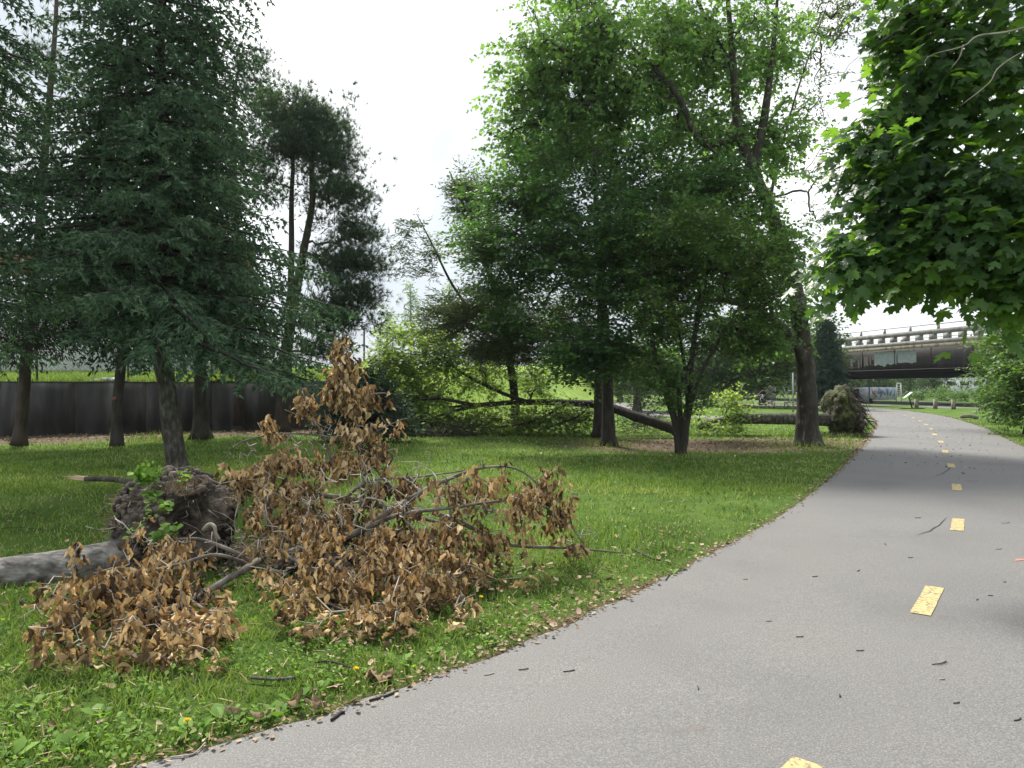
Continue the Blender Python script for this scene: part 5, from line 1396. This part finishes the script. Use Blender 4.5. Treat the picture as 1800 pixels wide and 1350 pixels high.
# ------------------------------------------------------------------ foreground: uprooted trunk
def ico(sub):
    import bmesh
    bm = bmesh.new(); bmesh.ops.create_icosphere(bm, subdivisions=sub, radius=1)
    V = np.array([v.co[:] for v in bm.verts]); Fc = np.array([[v.index for v in f.verts] for f in bm.faces]); bm.free()
    return V, Fc
def uprooted():
    cc = np.array([-3.05, 6.75, 0.36])
    t = empty('uprooted_tree', (cc[0], cc[1], 0), 'uprooted grey trunk with an upturned clod of dark soil and roots on the near lawn', 'fallen tree')
    P = smooth_line([gw(250, 972, 6.55), gw(190, 984, 6.4), gw(110, 998, 6.25), gw(0, 1012, 6.05), gw(-160, 1030, 5.8), gw(-420, 1052, 5.5)], 9)
    V, Fq, Fc = tube_np(P, np.linspace(0.165, 0.135, len(P)), 22, 0.05)
    build('trunk', V, [Fq, Fc], M['bark_silver'], t, True)
    V, Fc = ico(6)
    hole = norm(np.array([0.62, -0.72, 0.10]))
    n1 = np.zeros(len(V))
    for i_, v in enumerate(V):
        n1[i_] = fbm((v[0] * 1.2 + 9, v[1] * 1.2, v[2] * 1.2), 3) * 0.22 + fbm((v[0] * 4, v[1] * 4 + 3, v[2] * 4), 5) * 0.14 + abs(fbm((v[0] * 9, v[1] * 9, v[2] * 9), 5)) * 0.10
    cav = np.clip((V @ hole - 0.84) / 0.08, 0, 1); cav = cav * cav * (3 - 2 * cav)
    r = 0.93 + n1 - 0.58 * cav
    sh = np.sign(V) * np.abs(V) ** 0.78
    sh = norm(sh) * (0.9 + 0.12 * np.abs(norm(sh)).max(1, keepdims=True))
    Q = sh * r[:, None] * np.array([0.53, 0.44, 0.50])
    Q[:, 0] -= 0.10 * np.clip(-Q[:, 2], 0, 1) * (Q[:, 0] < 0)
    Q[:, 2] += 0.06 * Q[:, 0]
    build('root_ball', cc + Q, [Fc], M['soil'], t, False)
    # clods
    V2, F2 = ico(2)
    cb = MB()
    for q in range(760):
        v = norm(rng.normal(size=3)); v[1] = -abs(v[1]) if rng.random() < 0.75 else v[1]
        v = norm(v)
        if v[2] < -0.5 or v @ hole > 0.84: continue
        if v[0] < -0.3 and rng.random() < 0.6: continue
        p = cc + norm(np.sign(v) * np.abs(v) ** 0.8) * np.array([0.53, 0.44, 0.50]) * 1.0
        s = rng.uniform(0.008, 0.04)
        W_ = V2 * s * (1 + 0.35 * rng.random((len(V2), 1))) * rng.uniform(0.6, 1.2, 3)
        cb.add(p + W_, [F2])
    for q in range(260):      # crumbs on the ground
        p = np.array([rng.normal(-2.3, 0.7), rng.normal(6.5, 0.35), 0.015]); s = rng.uniform(0.008, 0.03)
        cb.add(p + V2 * s * (1 + 0.3 * rng.random((len(V2), 1))), [F2])
    tag(cb.build('soil_clods', M['soil'], t), kind='stuff')
    rb = MB()
    for q in range(80):
        v = norm(rng.normal(size=3)); v[1] = -abs(v[1])
        p = cc + norm(np.sign(v) * np.abs(v) ** 0.8) * np.array([0.5, 0.42, 0.48])
        d = norm(v + rng.normal(0, 0.9, 3)); L = rng.uniform(0.05, 0.3)
        rb.tube([p, p + d * L * 0.5 + rng.normal(0, 0.02, 3), p + d * L + np.array([0, 0, -0.3 * L])], [0.004, 0.003, 0.001], 3, False)
    rb.tube(smooth_line([gw(358, 932, 6.2), gw(368, 922, 6.15), gw(377, 925, 6.12), gw(380, 938, 6.1), gw(386, 948, 6.1)], 5), np.linspace(0.02, 0.011, 21), 8)
    rb.tube(smooth_line([gw(205, 930, 6.5), gw(222, 926, 6.3), gw(230, 935, 6.3)], 4), np.linspace(0.008, 0.004, 9), 5)
    rb.build('roots', M['twig'], t, True)
    # grass fringe and weeds growing on the clod
    g = MB(); n = 240
    a = rng.normal(size=(n, 3)); a[:, 2] = np.abs(a[:, 2]) * 0.5; a[:, 0] = -np.abs(a[:, 0]); a = norm(a)
    pts = cc + a * np.array([0.55, 0.45, 0.50]) * 1.02
    d = a + rng.normal(0, 0.3, (n, 3)); V_ = [(-0.03, 0, 0), (0.03, 0, 0), (0, 1, 0.1)]
    stamp(g, V_, [[[0, 1, 2]]], pts, d, rng.normal(size=(n, 3)), rng.uniform(0.04, 0.12, n))
    for (px, py, r_, nn) in ((330, 852, 0.07, 160), (310, 862, 0.06, 120), (410, 880, 0.05, 60)):
        c = W(px, py, 6.3); pts = c + rng.normal(0, r_, (nn, 3)) * np.array([1, 1, .4])
        stamp(g, V_, [[[0, 1, 2]]], pts, rng.normal(0, .5, (nn, 3)) + np.array([.1, -.2, .6]), rng.normal(size=(nn, 3)), rng.uniform(0.05, 0.11, nn))
    g.build('grass_fringe', M['litter'], t)
    wv = MB()
    for (px, py, Z, n, s, upz) in ((250, 845, 6.2, 40, 0.10, 0.9), (262, 850, 6.3, 34, 0.085, 0.9), (258, 832, 6.35, 20, 0.06, 1.2), (275, 838, 6.35, 22, 0.06, 1.2), (270, 872, 6.25, 22, 0.10, 0.2), (288, 893, 6.2, 12, 0.11, 0.0), (300, 935, 6.15, 16, 0.13, 0.2), (282, 945, 6.12, 14, 0.12, 0.1), (240, 932, 6.2, 10, 0.08, 0.2), (325, 846, 6.3, 14, 0.07, 0.6), (262, 900, 6.2, 8, 0.06, 0)):
        Z -= 0.10; n = int(n * 1.7)
        c = W(px, py, Z)
        a = rng.random(n) * 6.283
        d = np.column_stack([np.cos(a), -np.abs(np.sin(a)) * 0.7, upz + rng.normal(0, 0.4, n)])
        pos = c + rng.normal(0, 0.03, (n, 3)) + (np.array([0, 0, 1]) * rng.random((n, 1)) * 0.06 * upz)
        stamp(wv, OVV, OVF, pos, d, np.column_stack([rng.normal(0, .4, n), -0.5 + rng.normal(0, .3, n), np.ones(n)]), s * 0.62 * (0.5 + 0.7 * rng.random(n)))
    tag(wv.build('weeds', M['weed'], t), kind='stuff')
uprooted()

# ------------------------------------------------------------------ wilted foliage
def wilt_templates():
    out = []
    r_ = np.random.default_rng(11)
    for k in range(8):
        V = []; w = [0.10, 0.30, 0.38, 0.24, 0.20, 0.02]
        fold = r_.uniform(0.8, 1.4); tw = r_.uniform(-1.8, 1.8); cu = r_.uniform(-0.5, 0.5)
        for q, y in enumerate(np.linspace(0, 1, 6)):
            a = tw * y
            for s in (-1, 0, 1):
                x = s * w[q] * math.cos(fold) * r_.uniform(0.35, 1.6); z = -abs(s) * w[q] * math.sin(fold) * r_.uniform(0.5, 1.4) + cu * y * y
                z += 0.06 * r_.normal()
                V.append((x * math.cos(a) - z * math.sin(a), y * (1 + 0.05 * r_.normal()), x * math.sin(a) + z * math.cos(a)))
        F_ = [[3 * q + s, 3 * q + s + 1, 3 * q + s + 4, 3 * q + s + 3] for q in range(5) for s in (0, 1)]
        out.append((V, [F_]))
    return out
WILT = wilt_templates()
def wilt_leaves(mb, terms, td, per, size):
    N0 = len(terms)
    idx = np.repeat(np.arange(N0), per); N = len(idx)
    off = np.column_stack([rng.normal(0, 0.024, (N, 2)), -rng.random(N) * 0.14 + 0.03])
    pos = terms[idx] + off - td[idx] * rng.random((N, 1)) * 0.08
    pos[:, 2] = np.maximum(pos[:, 2], 0.05)
    d = np.column_stack([off[:, :2] * 9 + rng.normal(0, 0.28, (N, 2)), np.full(N, -1.0)]) 
    low = pos[:, 2] < 0.16
    d[low, 2] *= 0.25; d[low, :2] += rng.normal(0, 0.6, (low.sum(), 2))
    nr = rng.normal(size=(N, 3)); nr[:, 2] *= 0.3
    s = size * (0.55 + 0.65 * rng.random(N))
    s = np.minimum(s, np.where(low, s, (pos[:, 2] - 0.0) * 0.95))
    ty = rng.integers(0, 8, N)
    for k in range(8):
        m = ty == k
        stamp(mb, WILT[k][0], WILT[k][1], pos[m], d[m], nr[m], s[m])
def dead_thing(name, base, limbs, att, label, per=9, size=0.078, step=0.12, rtip=0.0026, sag=0.8, up=0.15, cat='fallen branch', bare=None):
    t = empty(name, base, label, cat)
    tb = MB()
    for q, (p, r) in enumerate(limbs): trunk_mesh(tb, p, r, 9, 0.1)
    tb.build('limbs', M['limb'], t, True)
    dense = [(smooth_line(p, 7), np.interp(np.linspace(0, len(p) - 1, 7 * (len(p) - 1) + 1), np.arange(len(p)), r)) for p, r in limbs]
    tubes, te, td = grow(dense, att, step, rtip, 0.45, 0.22, up=up, sag=sag, maxr=0.7)
    bb = MB()
    for P, r in tubes: bb.tube(P, r, 4, False)
    if bare is not None:
        tu2, _, _ = grow(dense, bare, step, rtip * 0.9, 0.42, 0.25, up=0.3, sag=0.4, maxr=0.6)
        for P, r in tu2: bb.tube(P, r, 4, False)
    bb.build('twigs', M['twig'], t, True)
    lb_ = MB(); wilt_leaves(lb_, te, td, per, size); lb_.build('wilted_leaves', M['dead'], t)
    return t
# main heap on the right: limbs run from the root ball side to the tips near the path
limbs = [([gw(405, 862, 7.3), gw(470, 864, 7.25), gw(560, 870, 7.2), gw(640, 882, 7.1), gw(720, 905, 7.0), gw(800, 925, 6.9)], [0.022, 0.026, 0.027, 0.026, 0.02, 0.012]),
         ([gw(500, 975, 6.2), gw(560, 955, 6.25), gw(630, 935, 6.3), gw(690, 895, 6.35), gw(720, 878, 6.4), gw(770, 850, 6.5), gw(850, 822, 6.6), gw(920, 830, 6.6), gw(985, 900, 6.6), gw(1025, 955, 6.6)], [0.035, 0.034, 0.032, 0.03, 0.026, 0.02, 0.012, 0.008, 0.006, 0.004]),
         ([gw(630, 935, 6.3), gw(700, 905, 6.2), gw(790, 893, 6.2), gw(890, 880, 6.3), gw(960, 890, 6.3)], [0.02, 0.018, 0.013, 0.009, 0.004]),
         ([gw(760, 900, 6.6), gw(815, 920, 6.6), gw(870, 950, 6.6), gw(920, 960, 6.65), gw(1000, 963, 6.7), gw(1100, 972, 6.7)], [0.022, 0.022, 0.02, 0.016, 0.012, 0.006]),
         ([gw(560, 955, 6.25), gw(600, 1000, 5.9), gw(660, 1030, 5.6), gw(740, 1050, 5.4), gw(800, 1060, 5.3)], [0.02, 0.018, 0.014, 0.01, 0.004]),
         ([gw(500, 975, 6.2), gw(560, 1010, 5.7), gw(580, 1060, 5.2), gw(640, 1080, 5.0)], [0.018, 0.014, 0.01, 0.004]),
         ([gw(480, 935, 6.6), gw(560, 925, 6.7), gw(640, 850, 6.9), gw(740, 838, 7), gw(830, 825, 7)], [0.016, 0.016, 0.014, 0.01, 0.004])]
att = ell([(560, 900, 6.7, 140, 45, .4, 120), (640, 940, 6.2, 130, 55, .4, 130), (720, 970, 5.9, 110, 60, .4, 150), (640, 1020, 5.5, 140, 45, .35, 130), (740, 1030, 5.4, 90, 40, .3, 80), (560, 1040, 5.3, 110, 35, .3, 80), (820, 860, 6.4, 110, 35, .35, 60), (900, 890, 6.3, 60, 50, .3, 36),
           (955, 860, 6.5, 45, 45, .2, 22), (800, 940, 6.1, 60, 50, .3, 40), (850, 1000, 5.8, 60, 30, .3, 22), (1005, 945, 6.6, 22, 12, .15, 18), (985, 900, 6.6, 30, 30, .15, 16), (470, 1060, 5.2, 60, 40, .25, 30), (480, 860, 6.9, 80, 40, .3, 45), (430, 830, 7.0, 40, 22, .2, 20), (790, 1080, 5.1, 50, 25, .2, 22), (660, 1095, 5.0, 80, 18, .2, 30), (640, 1075, 4.8, 210, 40, .25, 75),
           (500, 920, 6.4, 60, 40, .3, 40), (960, 1000, 6.2, 20, 10, .1, 6), (880, 960, 6.3, 60, 20, .2, 14), (700, 850, 6.9, 90, 25, .3, 26)], shell=0.1, gap=(3.4, -0.15), k=1.05)
att += rng.normal(0, 0.05, att.shape); att[:, 2] = np.maximum(att[:, 2], 0.1)
bare = ell([(640, 880, 6.3, 260, 95, .5, 260), (560, 990, 6.0, 170, 60, .4, 120), (880, 890, 6.5, 150, 60, .3, 80), (760, 850, 6.6, 120, 40, .4, 40), (1000, 930, 6.6, 60, 30, .2, 12), (430, 940, 6.4, 60, 40, .3, 24)], shell=0.0)
dead_thing('dead_branch', (gw(500, 975, 6.2)[0], 6.2, 0), limbs, att, 'wide fallen branch pile with wilted brown leaves right of the root ball', bare=bare)
# lower left heap in front of the trunk
limbs = [([gw(455, 985, 5.9), gw(430, 1000, 5.7), gw(380, 1030, 5.4), gw(335, 1055, 5.1), gw(270, 1080, 4.8), gw(200, 1105, 4.6), (gw(130, 1130, 4.5))], [0.026, 0.026, 0.023, 0.02, 0.015, 0.01, 0.005]),
         ([gw(440, 985, 5.8), gw(400, 965, 5.7), gw(350, 948, 5.65), gw(300, 950, 5.6), gw(260, 958, 5.6)], [0.016, 0.016, 0.013, 0.009, 0.004]),
         ([gw(440, 992, 5.8), gw(380, 975, 5.5), gw(320, 990, 5.3), gw(240, 1010, 5.1), gw(160, 1030, 5.0), gw(70, 1025, 5.0)], [0.015, 0.013, 0.011, 0.009, 0.006, 0.003]),
         ([gw(335, 1055, 5.1), gw(380, 1085, 4.8), gw(400, 1110, 4.7)], [0.012, 0.010, 0.004])]
att = ell([(300, 970, 5.4, 40, 30, .2, 34), (310, 1020, 5.2, 65, 40, .25, 60), (230, 1030, 5.1, 60, 40, .25, 50), (160, 1030, 5.0, 55, 30, .2, 34), (250, 1090, 4.7, 110, 28, .25, 64), (150, 1080, 4.7, 45, 50, .2, 26), (390, 1040, 5.3, 50, 40, .25, 26), (330, 1100, 4.6, 70, 24, .2, 34), (90, 1040, 5.0, 18, 20, .1, 6),
           (420, 1010, 5.6, 40, 30, .2, 22), (250, 1145, 4.35, 120, 10, .2, 34), (110, 1160, 4.3, 40, 12, .15, 12), (240, 1115, 4.25, 210, 50, .25, 66), (200, 1070, 4.7, 180, 50, .3, 36), (25, 1140, 4.4, 14, 14, .1, 5), (380, 1140, 4.4, 50, 10, .15, 10), (135, 970, 5.6, 8, 14, .05, 4), (450, 980, 5.7, 30, 30, .2, 14)], shell=0.1, gap=(3.2, -0.06), k=1.0)
att += rng.normal(0, 0.06, att.shape); att[:, 2] = np.maximum(att[:, 2], 0.1)
bare = ell([(300, 960, 5.5, 100, 25, .3, 22), (250, 1060, 4.9, 150, 50, .3, 34), (60, 1100, 4.6, 70, 20, .2, 8), (200, 925, 6.0, 40, 14, .2, 6)], shell=0)
dead_thing('dead_branch', (gw(455, 985, 5.9)[0], 5.9, 0), limbs, att, 'fallen branch with orange brown wilted leaves in front of the lying trunk', bare=bare)
# upright broken branch
limbs = [([gw(735, 905, 7.2), gw(700, 870, 7.25), gw(670, 835, 7.3), gw(640, 790, 7.3), gw(625, 740, 7.3), gw(610, 690, 7.3), gw(602, 620, 7.3), gw(600, 592, 7.3)], [0.022, 0.02, 0.016, 0.013, 0.011, 0.009, 0.006, 0.003]),
         ([gw(585, 820, 7.2), gw(578, 795, 7.2), gw(560, 750, 7.2), gw(535, 735, 7.2), gw(500, 720, 7.2)], [0.014, 0.012, 0.009, 0.006, 0.003]),
         ([gw(640, 790, 7.3), gw(590, 770, 7.2), gw(500, 762, 7.1), gw(430, 775, 7.1), gw(400, 795, 7.1), gw(389, 818, 7.1)], [0.010, 0.009, 0.008, 0.006, 0.005, 0.003]),
         ([gw(670, 835, 7.3), gw(690, 800, 7.2), gw(650, 770, 7.2), gw(700, 740, 7.1), gw(720, 735, 7.1)], [0.010, 0.008, 0.006, 0.004, 0.003])]
att = ell([(605, 640, 7.3, 34, 46, .2, 40), (600, 680, 7.3, 50, 30, .22, 44), (640, 690, 7.3, 25, 30, .15, 16), (530, 700, 7.2, 25, 20, .15, 16), (550, 745, 7.2, 60, 30, .25, 46), (480, 745, 7.1, 20, 22, .12, 16), (620, 760, 7.2, 60, 35, .25, 44), (690, 700, 7.1, 30, 22, .15, 14), (700, 750, 7.1, 24, 14, .12, 8),
           (520, 800, 7.1, 60, 25, .25, 34), (600, 810, 7.2, 60, 25, .25, 34), (445, 815, 7.0, 40, 18, .15, 20), (590, 600, 7.3, 12, 14, .08, 7), (660, 790, 7.2, 30, 30, .2, 18)], shell=0.1, gap=(3.0, -0.2), k=0.7)
bare = ell([(560, 770, 7.2, 110, 70, .3, 60), (430, 800, 7.1, 50, 30, .2, 22), (690, 830, 7.2, 50, 40, .2, 12)], shell=0)
dead_thing('dead_branch', (gw(735, 905, 7.2)[0], 7.2, 0), limbs, att, 'upright broken branch with tan wilted leaves rising in front of the shrub', size=0.09, bare=bare, per=9)
# splintered pole behind the root ball
def splintered():
    a, b_ = gw(160, 841, 7.6), gw(265, 852, 7.6)
    t = empty('broken_limb', (a[0], a[1], 0), 'grey broken limb with a pale splintered end sticking out behind the root ball', 'broken limb')
    mb = MB(); mb.tube(smooth_line([gw(150, 842, 7.6), gw(190, 842, 7.6), gw(225, 846, 7.6), gw(300, 856, 7.55), gw(420, 866, 7.5)], 6), np.linspace(0.026, 0.034, 25), 10, rough=0.08)
    mb.tube([gw(222, 846, 7.6), gw(218, 855, 7.5), gw(216, 875, 7.5)], [0.008, 0.006, 0.003], 5)
    mb.build('limb', M['bark_grey'], t, True)
    sp_ = MB()
    for q in range(9):
        y = 841 + rng.uniform(-3, 4); e = rng.uniform(108, 135)
        sp_.tube([gw(155, y, 7.6 + rng.uniform(-.01, .01)), gw((155 + e) / 2, y - 1, 7.6), gw(e, y - 2 - rng.random() * 3, 7.6)], [0.011, 0.009, 0.001], 4)
    sp_.build('splinters', M['wood_raw'], t)
    lv = MB(); te = np.array([gw(214, 870, 7.5), gw(226, 868, 7.5), gw(236, 872, 7.5)]); wilt_leaves(lv, te, np.tile([0, 0, -1.0], (3, 1)), 7, 0.09); lv.build('wilted_leaves', M['dead'], t)
splintered()

# ------------------------------------------------------------------ small things
def stick(pts, r, label, m, name='stick', cat='stick', group=None):
    mb = MB(); mb.tube(smooth_line(pts, 4), r, 7, rough=0.2)
    return tag(mb.build(name, m, None, True), label, cat, group)
def gz(px, py, z=0.02):
    x, y = gp(px, py); return (x, y, z if path_dist(np.array([[x, y]]))[0] > 0 else path_z(x, y) + 0.006)
stick([gz(583, 1270), gz(592, 1263, 0.04), gz(600, 1257), gz(607, 1256, 0.04)], 0.0075, 'thick black stick lying on the asphalt near the bottom grass edge', M['black'])
stick([gz(700, 1218, .02), gz(680, 1226, .02), gz(650, 1235, .02)], 0.006, 'thin dark stick along the edge of the near lawn', M['bark_dark'])
stick([gz(205, 930), gz(120, 938), gz(40, 930), gz(-20, 934)], 0.004, 'long thin twig lying in the grass left of the root ball', M['bark_dark'], 'twig', 'twig')
stick([gz(1110, 972, .04), gz(1145, 985, .02), gz(1160, 988, .02)], 0.008, 'dark stick end beyond the tip of the branch pile', M['bark_dark'])
stick([gz(1170, 1022, .02), gz(1178, 1012, .03), gz(1195, 1005, .02), gz(1208, 1004, .02)], 0.005, 'curved twig in the grass close to the path edge', M['bark_dark'], 'twig', 'twig')
stick([gz(440, 1200, .03), gz(480, 1203, .03), gz(520, 1200, .03)], 0.008, 'grey stick lying in the grass below the branch pile', M['bark_grey'])
stick([gz(625, 1185, .03), gz(585, 1178, .05), gz(555, 1172, .03)], 0.007, 'dark stick under the front of the wide branch pile', M['bark_dark'])
stick([gz(300, 1335, .02), gz(340, 1330, .03), gz(362, 1312, .02)], 0.004, 'pale twig on the dirt at the bottom path edge', M['twig'], 'twig', 'twig')
for px, py, a, L in [(1226, 1217, 70, .05), (1475, 1232, 60, .03), (1508, 1008, 40, .06), (1600, 985, 0, .05), (1555, 961, 60, .07), (1511, 1151, 0, .05), (1650, 1173, 15, .12), (1432, 1018, 10, .06), (1755, 970, 5, .08), (1717, 1060, 30, .04), (1767, 923, 5, .12), (1680, 1244, 10, .04), (1787, 1273, 20, .06),
                     (1351, 1098, 0, .04), (1310, 1022, 0, .04), (1740, 1053, 0, .04), (1000, 1184, 10, .07), (860, 1188, 20, .06), (920, 1180, 8, .06), (1405, 1126, 0, .05), (1613, 914, 0, .08), (1655, 1202, 0, .03), (1765, 1028, 30, .05)]:
    x, y = gp(px, py); a = R(a + 10)
    dx, dy = math.cos(a) * L / 2, math.sin(a) * L / 2
    zp = path_z(x, y) + 0.002
    stick([(x - dx, y - dy, zp), (x + dy * .2, y - dx * .2, zp + 0.001), (x + dx, y + dy, zp)], 0.0022 + 0.0015 * random.random(), 'small dark twig fragment lying on the grey asphalt path', M['bark_dark'] if random.random() < .75 else M['twig'], 'twig', 'twig', 'twig bits scattered on the path')
def dandelion(px, py, label, h=0.06):
    x, y = gp(px, py)
    y = y * (1 - h / EYE); x = x * (1 - h / EYE)
    t = empty('dandelion', (x, y, 0), label, 'flower', 'dandelions in the lawn')
    mb = MB(); mb.tube([(x, y, 0), (x + .004, y, h * .6), (x, y, h)], 0.0025, 5); mb.build('stem', M['weed'], t)
    n = 70; a = rng.random(n) * 6.283; e = rng.random(n)
    fb_ = MB(); stamp(fb_, [(-0.12, 0, 0), (0.12, 0, 0), (0.1, 1, 0), (-0.1, 1, 0)], [[[0, 1, 2, 3]]], np.tile([x, y, h], (n, 1)), np.column_stack([np.cos(a), np.sin(a), 0.1 + 1.6 * e]), rng.normal(0, .3, (n, 3)) + [0, 0, 1], 0.017 + 0 * e)
    fb_.build('flower_head', M['yellow_flower'], t)
dandelion(330, 1267, 'yellow dandelion nearest to the bottom edge of the lawn')
dandelion(626, 1176, 'yellow dandelion in the grass between branch pile and path')
dandelion(846, 1050, 'yellow dandelion beside the black plastic loop')
# black loop half buried in the grass
c = W(864, 1060, 5.6)
pts = [(c[0] + 0.035 * math.cos(a), c[1] + 0.01 * math.cos(a), 0.055 + 0.06 * math.sin(a)) for a in np.linspace(-1.2, 4.6, 16)]
mb = MB(); mb.tube(pts, 0.006, 6); tag(mb.build('plastic_loop', M['black'], None, True), 'black plastic loop standing in the grass near the path', 'plastic loop')
# big dry leaves near the edge
for px, py, s, lab in [(665, 1195, .12, 'crumpled tan leaf on the grass edge right of the yellow flower'), (500, 1245, .10, 'curled pale leaf at the bottom lawn edge among plantain'), (432, 1262, .11, 'broad dry leaf near the bottom lawn edge'), (640, 1195, .08, 'folded light leaf beside the crumpled tan leaf'), (565, 1245, .09, 'upright dry leaf at the edge of the asphalt')]:
    x, y = gp(px, py); mb = MB()
    for q in range(3):
        k = WILT[q]; stamp(mb, k[0], k[1], np.array([[x + 0.012 * q, y, 0.03]]), np.array([[rng.normal(), rng.normal() * .5, 0.25]]), np.array([[rng.normal() * .3, -0.4, 1.0]]), s)
    tag(mb.build('dry_leaf', M['litter']), lab, 'leaf')

# ------------------------------------------------------------------ hazy morning air
mb = MB(); mb.box((0, 112, 12.0), (500, 364, 27.0))
hm, nt, out = mat_new('air')
pv = nt.nodes.new('ShaderNodeVolumePrincipled')
pv.inputs['Color'].default_value = (0.86, 0.93, 1.0, 1)
pv.inputs['Density'].default_value = 0.0002
pv.inputs['Anisotropy'].default_value = 0.3
nt.links.new(pv.outputs[0], out.inputs['Volume'])
tag(mb.build('haze', hm), kind='stuff')
